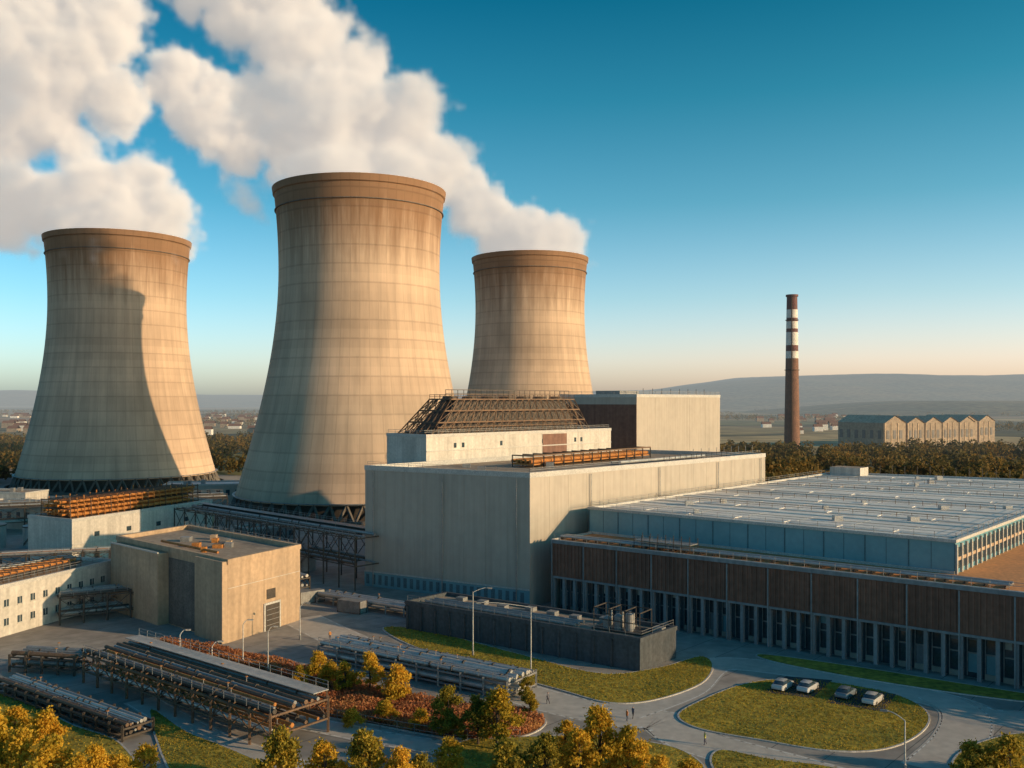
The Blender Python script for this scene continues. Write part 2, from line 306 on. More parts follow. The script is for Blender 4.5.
# ---------------------------------------------------------------- cooling towers
def towermat(H_,seed):
    m=bpy.data.materials.new('cooling_tower_concrete'); m.use_nodes=True; nt=m.node_tree; p=nt.nodes['Principled BSDF']; p.inputs['Roughness'].default_value=.88; p.inputs['Specular IOR Level'].default_value=.2
    L=nt.links.new
    tc=nd(nt,'ShaderNodeTexCoord'); sx=nd(nt,'ShaderNodeSeparateXYZ'); L(tc.outputs['Object'],sx.inputs[0])
    def mth(op,a,b_=None,c=None):
        n=nd(nt,'ShaderNodeMath',operation=op)
        for i,q in enumerate((a,b_,c)):
            if q is None: continue
            if isinstance(q,(int,float)): n.inputs[i].default_value=q
            else: L(q,n.inputs[i])
        return n.outputs[0]
    ang=mth('ARCTAN2',sx.outputs['Y'],sx.outputs['X']); u=mth('MULTIPLY',ang,60/(2*math.pi)); v=mth('MULTIPLY',sx.outputs['Z'],1/7.2)
    fu=mth('FRACT',mth('ADD',u,100)); fv=mth('FRACT',v)
    lu=mth('LESS_THAN',mth('ABSOLUTE',mth('SUBTRACT',fu,.5)),.045); lv=mth('LESS_THAN',mth('ABSOLUTE',mth('SUBTRACT',fv,.5)),.045)
    ln=mth('MAXIMUM',mth('MULTIPLY',lu,.7),lv)
    cb=nd(nt,'ShaderNodeCombineXYZ'); L(mth('FLOOR',mth('ADD',u,100.5)),cb.inputs[0]); L(mth('FLOOR',mth('ADD',v,.5)),cb.inputs[1]); cb.inputs[2].default_value=seed
    wn=nd(nt,'ShaderNodeTexWhiteNoise'); wn.noise_dimensions='3D'; L(cb.outputs[0],wn.inputs['Vector'])
    wb=nd(nt,'ShaderNodeTexWhiteNoise'); wb.noise_dimensions='1D'; L(mth('FLOOR',mth('MULTIPLY',sx.outputs['Z'],1/3.6)),wb.inputs['W'])
    s3=nd(nt,'ShaderNodeCombineXYZ'); L(mth('MULTIPLY',u,1.1),s3.inputs[0]); L(mth('MULTIPLY',sx.outputs['Z'],.022),s3.inputs[1]); s3.inputs[2].default_value=seed
    n1=nd(nt,'ShaderNodeTexNoise'); n1.inputs['Scale'].default_value=1.0; n1.inputs['Detail'].default_value=7; n1.inputs['Roughness'].default_value=.68; L(s3.outputs[0],n1.inputs['Vector'])
    n2=nd(nt,'ShaderNodeTexNoise'); n2.inputs['Scale'].default_value=.035; n2.inputs['Detail'].default_value=8; L(tc.outputs['Object'],n2.inputs['Vector'])
    mx=nd(nt,'ShaderNodeMix',data_type='RGBA'); mx.inputs['A'].default_value=(.55,.405,.29,1); mx.inputs['B'].default_value=(.42,.315,.23,1)
    r=nd(nt,'ShaderNodeMapRange'); r.inputs['From Min'].default_value=.35; r.inputs['From Max'].default_value=.66; L(n1.outputs['Fac'],r.inputs['Value']); L(r.outputs[0],mx.inputs['Factor'])
    zt=mth('MULTIPLY_ADD',n1.outputs['Fac'],40.0,sx.outputs['Z'])
    st=nd(nt,'ShaderNodeMapRange'); st.inputs['From Min'].default_value=H_-14; st.inputs['From Max'].default_value=H_+9; L(zt,st.inputs['Value'])
    mx2=nd(nt,'ShaderNodeMix',data_type='RGBA'); mx2.inputs['B'].default_value=(.22,.12,.065,1); L(mx.outputs['Result'],mx2.inputs['A']); L(mth('MULTIPLY',st.outputs[0],.85),mx2.inputs['Factor'])
    k=mth('MULTIPLY_ADD',wn.outputs['Value'],.07,.945)
    k=mth('MULTIPLY',k,mth('MULTIPLY_ADD',wb.outputs['Value'],.11,.94))
    k=mth('MULTIPLY',k,mth('MULTIPLY_ADD',n2.outputs['Fac'],.8,.6))
    k=mth('MULTIPLY',k,mth('MULTIPLY_ADD',ln,-.17,1.0))
    sc=nd(nt,'ShaderNodeVectorMath',operation='SCALE'); L(mx2.outputs['Result'],sc.inputs[0]); L(k,sc.inputs['Scale']); L(sc.outputs[0],p.inputs['Base Color'])
    bp=nd(nt,'ShaderNodeBump'); bp.inputs['Strength'].default_value=.4; bp.inputs['Distance'].default_value=.2; L(mth('MULTIPLY_ADD',ln,1.0,mth('MULTIPLY',n2.outputs['Fac'],.6)),bp.inputs['Height']); L(bp.outputs[0],p.inputs['Normal'])
    return m
def tower(x,y,Ht,r0,zt,bb,seed):
    m=towermat(Ht,seed); b=B('cooling_tower',(x,y,0)); n=144; z0_=6.5; zs=[z0_+(Ht-z0_)*i/56 for i in range(57)]
    def R(z): return r0*math.sqrt(1+((z-zt)/(bb if z<zt else 92))**2)
    prof=[(R(z),z) for z in zs]; 
    prof=prof[:-2]+[(R(Ht-3)+.0,Ht-3),(R(Ht-3)+.6,Ht-2.6),(R(Ht)+.6,Ht),(R(Ht)-1.2,Ht)]+[(R(z)-.9,z) for z in zs[::-1][2:]]
    vs=[];fs=[]
    for (r,z) in prof:
        for i in range(n):
            t=2*math.pi*i/n; vs.append((x+r*math.cos(t),y+r*math.sin(t),z))
    k=len(prof)
    for j in range(k):
        for i in range(n):
            a=j*n+i; c=j*n+(i+1)%n; j2=(j+1)%k
            fs.append([a,c,j2*n+(i+1)%n,j2*n+i])
    b.add('shell',vs,fs,m)
    rb=R(z0_)-.45; r_g=R(0)+.5; nc=52
    for i in range(nc):
        t0=2*math.pi*i/nc; 
        for dt in (-.5,.5):
            t1=t0+dt*2*math.pi/nc
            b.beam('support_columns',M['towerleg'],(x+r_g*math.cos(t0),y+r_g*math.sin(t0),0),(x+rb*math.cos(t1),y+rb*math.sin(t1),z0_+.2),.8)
    def ring(part,m_,ra,rb_,z0,z1,n=96):
        vs=[];
        for r,z in ((ra,z0),(ra,z1),(rb_,z1),(rb_,z0)):
            for i in range(n):
                t=2*math.pi*i/n; vs.append((x+r*math.cos(t),y+r*math.sin(t),z))
        fs=[[j*n+i,j*n+(i+1)%n,((j+1)%4)*n+(i+1)%n,((j+1)%4)*n+i] for j in range(4) for i in range(n)]
        b.add(part,vs,fs,m_)
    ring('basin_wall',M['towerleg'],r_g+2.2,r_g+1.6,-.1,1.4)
    ring('cooling_fill',M['steel'],rb-2,rb-3,.1,z0_+1)
    ring('walkway',M['steelg'],R(z0_)+1.0,R(z0_)+.05,z0_+.5,z0_+.8)
    ring('rim_walkway',M['towerleg'],R(Ht-9)+.55,R(Ht-9)+.02,Ht-9.2,Ht-8.9)
    b.tube('basin_floor',M['water'],(x,y,-.2),(x,y,.5),r_g+1.5,n=64)
    o=b.done()
    for c in o.children:
        if c.name.startswith('shell'):
            for p in c.data.polygons: p.use_smooth=True
            c.data.set_sharp_from_angle(angle=math.radians(40))
tower(-63,394,131,32.9,98,80,1)
tower(-207,500,129,33.8,96,86,2)
tower(11,583,131.5,33.4,100,88,3)

# ---------------------------------------------------------------- main hall
hL,hN,hR,hB=(-35.7,231),(3.9,207),(75.4,283),(35.8,307)
b=B('turbine_hall',(20,255,0))
b.prism('walls',M['hall'],[hL,hN,hR,hB],0,28,top=M['roof'])
parapet(b,[hL,hN,hR,hB],28.25,.9,.6,M['trim'])
for i in range(1,8):
    b.strip('panel_seams',M['hall'],lerp2(hL,hN,i/8),lerp2(hL,hN,(i+.01)/8),0,.035,.5,27.9)
for i in range(1,16):
    b.strip('panel_seams',M['hall'],lerp2(hN,hR,i/16),lerp2(hN,hR,(i+.012)/16),0,.03,.5,27.9)
for z in (9.3,18.6):
    b.strip('panel_seams',M['hall'],hL,hN,0,.03,z,z+.1); b.strip('panel_seams',M['hall'],hN,hR,0,.03,z,z+.1)
b.strip('plinth',M['teal'],hL,hN,0,.25,0,3.4)
b.strip('plinth_cap',M['trim'],hL,hN,.0,.35,3.4,3.65)
for i in range(24):
    p=lerp2(hL,hN,(i+.3)/24.5); q=lerp2(hL,hN,(i+.8)/24.5); b.strip('louvres',M['tealmul'],p,q,.25,.3,.6,2.9)
for t in (.06,.5,.93):
    p=lerp2(hL,hN,t); b.tube('downpipes',M['steelg'],(p[0]-.2,p[1]-.45,.2),(p[0]-.2,p[1]-.45,27.8),.13,n=6)
for t in (.2,.47,.74,.97):
    p=lerp2(hN,hR,t); b.tube('downpipes',M['steelg'],(p[0]+.3,p[1]-.3,15),(p[0]+.3,p[1]-.3,27.8),.13,n=6)
for t,s_ in ((.12,.5),(.2,.75),(.3,.4),(.62,.3),(.72,.55),(.8,.3),(.88,.7)):
    c=add2(lerp2(hN,hR,t),((hL[0]-hN[0]),(hL[1]-hN[1])),s_)
    b.prism('roof_vents',M['steelg'],[(c[0]-1,c[1]-1),(c[0]+1,c[1]-1),(c[0]+1,c[1]+1),(c[0]-1,c[1]+1)],28,28.7+random.random())
b.rail('railing',M['steelg'],[add2(hL,(.5,.6),1),add2(hN,(0,1),1.4),add2(hR,(-1,0),1.5)],29.1,h=.9,sp=4,w=.08)
d0=(4.5,237);d1=(40,281)
for k in range(5):
    o_=k*1.1; b.tube('roof_pipes',M['rust'],(d0[0]-o_,d0[1]+o_,29.6),(d1[0]-o_,d1[1]+o_,29.6),.45,n=8)
b.strip('pipe_deck',M['rust'],d0,d1,-5.6,.8,28.7,29.05)
for k in range(14):
    p=lerp2(d0,d1,k/13); b.beam('deck_posts',M['steel'],(p[0]+.8,p[1]-.7,28),(p[0]+.8,p[1]-.7,31.1),.3); b.beam('deck_posts',M['steel'],(p[0]-4.4,p[1]+4.4,28),(p[0]-4.4,p[1]+4.4,31.1),.3)
    b.beam('deck_posts',M['lattice'],(p[0]+.8,p[1]-.7,31.0),(p[0]-4.4,p[1]+4.4,31.0),.3)
b.beam('deck_posts',M['lattice'],(d0[0]+.8,d0[1]-.7,31.1),(d1[0]+.8,d1[1]-.7,31.1),.35)
e0=(28,247);e1=(56,277)
b.tube('roof_pipes',M['pipe'],(e0[0],e0[1],28.8),(e1[0],e1[1],28.8),.4); b.tube('roof_pipes',M['steelg'],(e0[0]-2,e0[1]+1,28.7),(e1[0]-2,e1[1]+1,28.7),.3)
b.rail('railing',M['steel'],[(40,250),(60,272),(64,277)],28,h=2.2,sp=2.5,w=.14)
for k in range(9):
    p=lerp2((50,262),(72,284.5),k/8); b.beam('roof_masts',M['steelg'],(*p,28),(*p,31.5),.12)
b.done()

# annex + lattice
Nb=(-.728,.685)
def hp(t,off=0,): p=(hL[0]+71.5*t,hL[1]+76*t); return add2(p,Nb,off)
b=B('annex_building',(0,275,0))
aq=[hp(.19,.05),hp(.94,.05),hp(.94,16),hp(.19,16)]
b.prism('walls',M['white'],aq,0,35.3,top=M['roof']); parapet(b,aq,35.5,.6,.5,M['trim'])
b.strip('cornice',M['trim'],aq[0],aq[1],0,.2,31.5,31.8)
for i in (3,4,9,15,16,20,21):
    p=lerp2(aq[0],aq[1],(i+.3)/26.5); q=lerp2(aq[0],aq[1],(i+.62)/26.5); b.strip('windows',M['glass'],p,q,0,.06,32.3,33.6)
b.strip('brown_bay',M['brown'],lerp2(aq[0],aq[1],.58),lerp2(aq[0],aq[1],.72),0,.12,28.2,35)  # bay in brown cladding on the white wall
b.rail('railing',M['steelg'],[add2(aq[3],Nb,-.6),add2(aq[0],Nb,.8),add2(aq[1],Nb,.8)],36.1,h=1,sp=2.5,w=.1)
b.done()
b=B('lattice_cooler_structure',(0,275,35))
def lq(t0,t1,o0,o1,z): return [Vector((*hp(t0,o0),z)),Vector((*hp(t1,o0),z)),Vector((*hp(t1,o1),z)),Vector((*hp(t0,o1),z))]
levels=[(.215,.85,1.2,14.6,35.9),(.245,.835,2.0,13.8,39.0),(.275,.82,2.8,13.0,42.1),(.305,.805,3.6,12.2,45.2)]
qs=[lq(*l) for l in levels]
inn=[lq(l[0]+.035,l[1]-.035,l[2]+1.6,l[3]-1.6,l[4]) for l in levels]
vs=[v for q in inn for v in q]; fs=[]
for j in range(3):
    for i in range(4): fs.append([j*4+i,j*4+(i+1)%4,j*4+4+(i+1)%4,j*4+4+i])
b.add('inner_ducting',vs,fs+[[12,13,14,15]],M['steel'])
for j,q in enumerate(qs):
    for i in range(4): b.beam('frame',M['lattice'],q[i],q[(i+1)%4],.38)
    for k in range(1,17):
        b.beam('floor_beams',M['lattice'],q[0].lerp(q[1],k/17),q[3].lerp(q[2],k/17),.18)
for side in range(4):
    n=20 if side%2==0 else 5
    for k in range(n+1):
        for j in range(3):
            a=qs[j][side].lerp(qs[j][(side+1)%4],k/n); c=qs[j+1][side].lerp(qs[j+1][(side+1)%4],k/n); b.beam('frame',M['lattice'],a,c,.26)
            if k<n:
                a2=qs[j][side].lerp(qs[j][(side+1)%4],(k+1)/n); c2=qs[j+1][side].lerp(qs[j+1][(side+1)%4],(k+1)/n)
                b.beam('bracing',M['lattice'],a,c2,.15); b.beam('bracing',M['steel'],a2,c,.15)
T=qs[3]
b.rail('top_railing',M['lattice'],[(v.x,v.y) for v in T]+[(T[0].x,T[0].y)],45.2,h=1.3,sp=1.8,w=.12)
for k in range(7):
    a=T[0].lerp(T[1],(k+.5)/7); c=T[3].lerp(T[2],(k+.5)/7); m_=a.lerp(c,.5)
    b.tube('fans',M['steel'],(m_.x,m_.y,45.2),(m_.x,m_.y,46.1),2.3,2.0,n=16)
for k in range(24):
    a=T[0].lerp(T[1],k/23)+Vector((-1.5,1.4,0)); b.beam('gantry',M['steel'],(a.x,a.y,45.2),(a.x,a.y,47.8),.16)
    if k: b.beam('gantry',M['steel'],(pa.x,pa.y,47.8),(a.x,a.y,47.8),.2); b.beam('gantry',M['steel'],(pa.x,pa.y,46.8),(a.x,a.y,46.8),.14)
    pa=a
for k in range(12):
    a=hp(.235+.05*k,.9); b.beam('side_rack',M['lattice'],(*a,35.9),(*a,38.2+(k%3)*.5),.2)
    if k: b.beam('side_rack',M['lattice'],(*pa2,37.8),(*a,37.8),.2)
    pa2=a
b.done()

# boiler house block
b=B('boiler_house',(45,350,0)); q=[(17,335),(42,320),(81,370),(56,385)]
b.prism('walls',M['hall'],q,0,46,top=M['roof']); parapet(b,q,46.2,.8,.6,M['trim'])
for i in range(1,5):
    b.strip('seams',M['hall'],lerp2(q[1],q[2],i/5),lerp2(q[1],q[2],i/5+.003),0,.03,1,45.8)
b.strip('side_shade',M['brown'],q[0],q[1],0,.1,0,43.5)  # dark brown sheet puts this side's shadow into its colour
b.rail('railing',M['steelg'],[q[0],q[1],q[2]],46.9,h=1.1,sp=4,w=.12)
b.prism('penthouse',M['steelg'],[(30,340),(38,335),(46,345),(38,350)],46,48.3)
for k in range(8): b.beam('roof_masts',M['steel'],(45+k*4,326+k*5,46),(45+k*4,326+k*5,49),.15)
b.done()

# ---------------------------------------------------------------- low production building (right)
V=(.784,-.6207); U2=(.655,.7556)
A=(8.6,203.6); E=add2(A,V,135); A2=add2(A,U2,168); E2=add2(E,U2,168)
b=B('production_building',(70,220,0))
nin=(.6207,.784)
ins=[add2(A,nin,2.2),add2(E,nin,2.2),E2,A2]
ins[0]=add2(ins[0],V,.5)
b.prism('glazed_wall',M['glass'],ins,0,7.4)
b.prism('upper_walls',M['brown'],[A,E,E2,A2],7.4,14.8,top=M['rooflow'])
b.strip('coping',M['col'],A,E,0,.3,14.4,15.1); b.strip('coping',M['trim'],A,E,-.5,0,14.8,15.15)
b.strip('coping',M['trim'],A2,A,0,.3,14.3,15.2)
b.strip('sill_band',M['col'],A,E,0,.2,7.0,7.4)
b.strip('left_wall',M['hall'],A2,A,0,.15,0,7.4)
L_=135; n=int(L_/2.7)
for i in range(n+1):
    p=add2(A,V,i*2.7); q=add2(p,V,.6)
    b.strip('columns',M['col'],p,q,-.8,0,0,7.0)
for i in range(n):
    p=add2(add2(A,V,i*2.7+.75),nin,2.2); q=add2(p,V,1.95)
    b.strip('window_frames',M['steelg'],p,q,0,.15,3.9,4.15); b.strip('window_frames',M['steelg'],p,add2(p,V,.15),.15,.25,.3,7.2)
    b.strip('stall_riser',M['hall'],p,q,0,.3,0,.9 if i%5 else .02)
    if random.random()<.4: b.strip('blinds',random.choice([M['white'],M['col'],M['teal']]),add2(p,V,.2),add2(p,V,random.uniform(1.1,1.8)),.02,.06,7.0-random.uniform(.6,2.6),7.0)
    if random.random()<.25: b.strip('panels',random.choice([M['teal'],M['col']]),add2(p,V,.2),add2(p,V,1.8),.02,.07,.9,3.9)
for i in range(int(L_/.9)):
    p=add2(A,V,i*.9+.2); b.strip('cladding_ribs',M['brown'],p,add2(p,V,.3),0,.14,7.6,14.3)
for i in range(0,int(L_/8.1)+1):
    p=add2(A,V,i*8.1); b.strip('pilasters',M['col'],p,add2(p,V,.22),.14,.35,.02,14.3)
b.rail('roof_railing',M['steelg'],[add2(A,nin,.9),add2(E,nin,.9)],15.15,h=1.2,sp=2.7,w=.08)
for k in range(3):
    p=add2(A,nin,3.2+k*1.0); b.tube('ledge_pipes',M['pipe'] if k!=1 else M['steelg'],(*p,15.5),(*add2(p,V,88),15.5),.25,n=8)
for k in range(30):
    p=add2(add2(A,nin,3),V,k*3); b.strip('pipe_sleepers',M['steel'],p,add2(p,V,.3),-3,0,14.8,15.25)
p=add2(add2(A,nin,2.2),V,19)
for k in range(8):
    for s_ in (0,3.4): c=add2(add2(p,V,k*1.8),nin,s_); b.beam('access_platform',M['steel'],(*c,14.9),(*c,17.6),.14)
b.strip('access_platform',M['steelg'],p,add2(p,V,12.6),-3.4,0,16.4,16.55); b.rail('duct_rail',M['steelg'],[p,add2(p,V,12.6)],16.5,h=1.1,sp=1.8,w=.08)
b.done()
C0=(17.5,215.5); C1=(76.8,164.7); C2=add2(C1,U2,152); C3=add2(C0,U2,138)
b=B('rooflight_hall',(80,230,14.8))
b.prism('walls',M['teal'],[C0,C1,C2,C3],14.8,20.3,top=M['roofw'])
parapet(b,[C0,C1,C2,C3],20.5,.3,.7,M['trim'],out=.3)
VL=dist2(C0,C1); v=((C1[0]-C0[0])/VL,(C1[1]-C0[1])/VL)
for i in range(int(VL/7.8)+1):
    p=add2(C0,v,i*7.8); b.strip('mullions',M['tealmul'],p,add2(p,v,.18),0,.10,14.9,20.1)
    if i<int(VL/7.8): p=add2(p,v,3.9); b.strip('mullions',M['tealmul'],p,add2(p,v,.08),0,.04,14.9,20.1)
b.strip('base_flashing',M['trim'],C0,C1,0,.25,14.8,15.3)
UL=152
for i in range(int(UL/3)):
    p=add2(C1,U2,i*3.0+.01); b.strip('side_columns',M['white'],p,add2(p,U2,.4),0,.4,14.8,19.9)
    q=add2(p,U2,.4); b.strip('side_windows',M['glass'],q,add2(q,U2,2.6),0,.1,15.6,19.3); b.strip('side_windows',M['beige'],q,add2(q,U2,2.6),.1,.2,17.0,17.6)
for i in range(1,26):
    t=i*5.6; p=add2(add2(C0,U2,t*138/152),v,1.0); q=add2(add2(C1,U2,t),v,-1.2)
    if i%4==0: b.strip('roof_ribs',M['roofw'],p,q,-.5,.5,20.25,20.55)
    elif i%2: b.strip('roof_ribs',M['beige'],p,q,-.12,.12,20.25,20.36)
    if i%4==1:
        nn=7
        for k in range(nn):
            a=lerp2(p,q,(k+.06)/nn); c=lerp2(p,q,(k+.94)/nn); b.strip('skylights',M['roofw'],a,c,-4.2,-1.2,20.25,20.42)
for k in range(1,7):
    b.strip('roof_joints',M['trim'],add2(lerp2(C0,C1,k/7),U2,1),add2(lerp2(C3,C2,k/7),U2,-1),-.1,.1,20.25,20.34)
for i in range(13):
    t=random.random()*.94+.03; s_=random.random()*.94+.03
    p=lerp2(lerp2(C0,C3,t),lerp2(C1,C2,t),s_); w=.4+random.random()*.5; hh=.4+random.random()*.5
    b.prism('roof_units',M['trim'],[(p[0]-w,p[1]-w),(p[0]+w,p[1]-w),(p[0]+w,p[1]+w),(p[0]-w,p[1]+w)],20.3,20.6+hh)
b.rail('railing',M['steelg'],[add2(C3,v,.5),add2(C0,U2,.6),add2(C1,U2,.6),C2],20.8,h=1.1,sp=3.4,w=.07)
for i in range(22):
    p=lerp2(C3,C2,i/21); b.beam('lightning_masts',M['steel'],(*p,20.3),(*p,23.6),.16)
for t in (.2,.38,.6,.8): b.rail('railing',M['lattice'],[lerp2(C0,C3,t),lerp2(lerp2(C0,C3,t),lerp2(C1,C2,t),.9)],20.3,h=1.1,sp=3,w=.09)
b.prism('penthouse',M['white'],[add2(C3,v,2),add2(C3,v,12),add2(add2(C3,v,12),U2,-7),add2(add2(C3,v,2),U2,-7)],20.3,23.0,top=M['roof'])
b.done()

# ---------------------------------------------------------------- beige control building
n0,l0,r0=G(228,643),G(117,607),G(300,620)
b=B('control_building',(*n0,0)); k0=(l0[0]+r0[0]-n0[0],l0[1]+r0[1]-n0[1]); q=[l0,n0,r0,k0]
b.prism('walls',M['beige'],q,0,14.6,top=M['roof']); parapet(b,q,14.8,.7,.7,M['beige'],out=.18)
d=((n0[0]-l0[0])/dist2(l0,n0),(n0[1]-l0[1])/dist2(l0,n0)); LL=dist2(l0,n0)
b.strip('projecting_bay',M['beige'],add2(l0,d,LL*.04),add2(l0,d,LL*.50),0,2.2,0,14.3)
b.strip('projecting_bay',M['beige'],add2(l0,d,LL*.78),add2(l0,d,LL-.02),0,1.2,0,15.1)
b.strip('recess_shade',M['towerleg'],add2(l0,d,LL*.51),add2(l0,d,LL*.77),0,.1,.2,13.4)  # dark sheet standing in for shade in the recess between bays
b.strip('cornice',M['trim'],add2(l0,d,LL*.04-.1),add2(l0,d,LL*.5+.1),2.05,2.35,14.31,14.6)
dr=((r0[0]-n0[0])/dist2(r0,n0),(r0[1]-n0[1])/dist2(r0,n0))
b.strip('door_frame',M['trim'],add2(n0,dr,9.6),add2(n0,dr,14.4),0,.25,0,5.4)
b.strip('door',M['steel'],add2(n0,dr,10),add2(n0,dr,14),.25,.32,0,5.0)
for z in (1,2,3,4): b.strip('door',M['steelg'],add2(n0,dr,10.2),add2(n0,dr,13.8),.32,.36,z,z+.1)
b.strip('vent_grille',M['steel'],add2(n0,dr,10.5),add2(n0,dr,13),0,.12,6.1,8.0)
b.strip('coping_band',M['trim'],n0,r0,.0,.05,10.0,10.08)
for i in range(9):
    p=lerp2(lerp2(l0,n0,random.random()*.8+.1),lerp2(k0,r0,.5),random.random()*.7+.1); w=.4+random.random()*.7
    b.prism('roof_units',random.choice([M['steelg'],M['beige'],M['rust']]),[(p[0]-w,p[1]-w),(p[0]+w,p[1]-w),(p[0]+w,p[1]+w),(p[0]-w,p[1]+w)],14.6,15.2+random.random()*.7)
pA=lerp2(l0,n0,.3); b.tube('roof_pipes',M['rust'],(*add2(pA,dr,4),15.2),(*add2(lerp2(l0,n0,.8),dr,4),15.2),.25)
b.rail('railing',M['steelg'],[add2(k0,dr,-1),add2(r0,dr,-1)],15.4,h=1,sp=3,w=.08)
b.done()

# white workshop with pipe stack on roof
n1_,l1_,r1_=G(72,568),G(28,562),G(212,540)
b=B('white_workshop',(*n1_,0)); k1=(l1_[0]+r1_[0]-n1_[0],l1_[1]+r1_[1]-n1_[1]); q=[l1_,n1_,r1_,k1]
b.prism('walls',M['white'],q,0,12.3,top=M['roof']); parapet(b,q,12.5,.6,.5,M['trim'])
for i in range(9):
    p=lerp2(n1_,r1_,(i+.3)/9.5); pp=lerp2(n1_,r1_,(i+.6)/9.5)
    if i%2: b.strip('windows',M['glass'],p,pp,0,.08,7.5,8.8)
    if i%3==1: b.strip('doors',M['steel'],p,pp,0,.1,0,3.6)
b.strip('band',M['trim'],n1_,r1_,0,.12,6,6.3)
b.done()
b=B('rooftop_pipe_stack',(*lerp2(n1_,k1,.5),12.3))
s0=lerp2(l1_,n1_,.5); s1=lerp2(k1,r1_,.5); du=((s1[0]-s0[0])/dist2(s0,s1),(s1[1]-s0[1])/dist2(s0,s1)); dn=(du[1],-du[0])
LS=dist2(s0,s1)
for lev in range(4):
    for k in range(7):
        o_=(k-3)*1.5; a=add2(add2(s0,du,1+random.random()*3),dn,o_*(1-.1*lev)); c=add2(add2(s0,du,LS-2-random.random()*4),dn,o_*(1-.1*lev))
        b.tube('pipes',M['rust'],(*a,13.4+lev*1.2),(*c,13.4+lev*1.2),.3+.15*random.random(),n=8)
for k in range(22):
    c=add2(s0,du,2+k*(LS-5)/21)
    for s_ in (-1,1):
        b.beam('racks',M['rust'] if k%3 else M['lattice'],(*add2(c,dn,5.6*s_),12.3),(*add2(c,dn,5.2*s_),17.6+random.random()*1.2),.22)
    for lev in range(5): b.beam('racks',M['rust'] if lev%2 else M['steel'],(*add2(c,dn,-5.6),12.75+lev*1.2),(*add2(c,dn,5.6),12.75+lev*1.2),.22)
b.done()

# far-left white office with windows
o0,o1=G(-60,655),G(116,604); du=((o1[0]-o0[0])/dist2(o0,o1),(o1[1]-o0[1])/dist2(o0,o1)); dn=(-du[1],du[0]); LO=dist2(o0,o1)
b=B('office_building',(*o0,0)); q=[o0,o1,add2(o1,dn,16),add2(o0,dn,16)]
b.prism('walls',M['white'],q,0,9.2,top=M['roof']); parapet(b,q,9.4,.5,.5,M['trim'])
ni=int(LO/3.2)
for i in range(ni):
    for z in (2,5.6):
        if random.random()<.15: continue
        p=add2(o0,du,i*3.2+1); b.strip('windows',M['glass'],p,add2(p,du,1.1),0,.06,z,z+1.3); b.strip('sills',M['trim'],add2(p,du,-.1),add2(p,du,1.2),0,.2,z-.2,z-.05); b.strip('window_bars',M['trim'],add2(p,du,.5),add2(p,du,.6),.06,.1,z,z+1.3)
for k in range(5):
    a=add2(add2(o0,dn,4+k*1.6),du,6); b.tube('roof_pipes',M['rust'] if k%2 else M['steel'],(*a,10.2+.3*(k%2)),(*add2(a,du,LO-12),10.2+.3*(k%2)),.4,n=8)
for k in range(20):
    a=add2(add2(o0,dn,3.4),du,5+k*(LO-10)/20); b.beam('pipe_supports',M['lattice'],(*a,9.3),(*a,11.2),.16); b.beam('pipe_supports',M['lattice'],(*a,11.1),(*add2(a,dn,8),11.1),.16)
b.rail('railing',M['steelg'],[add2(o0,dn,.8),add2(o1,dn,.8)],9.9,h=1,sp=3,w=.08)
b.done()

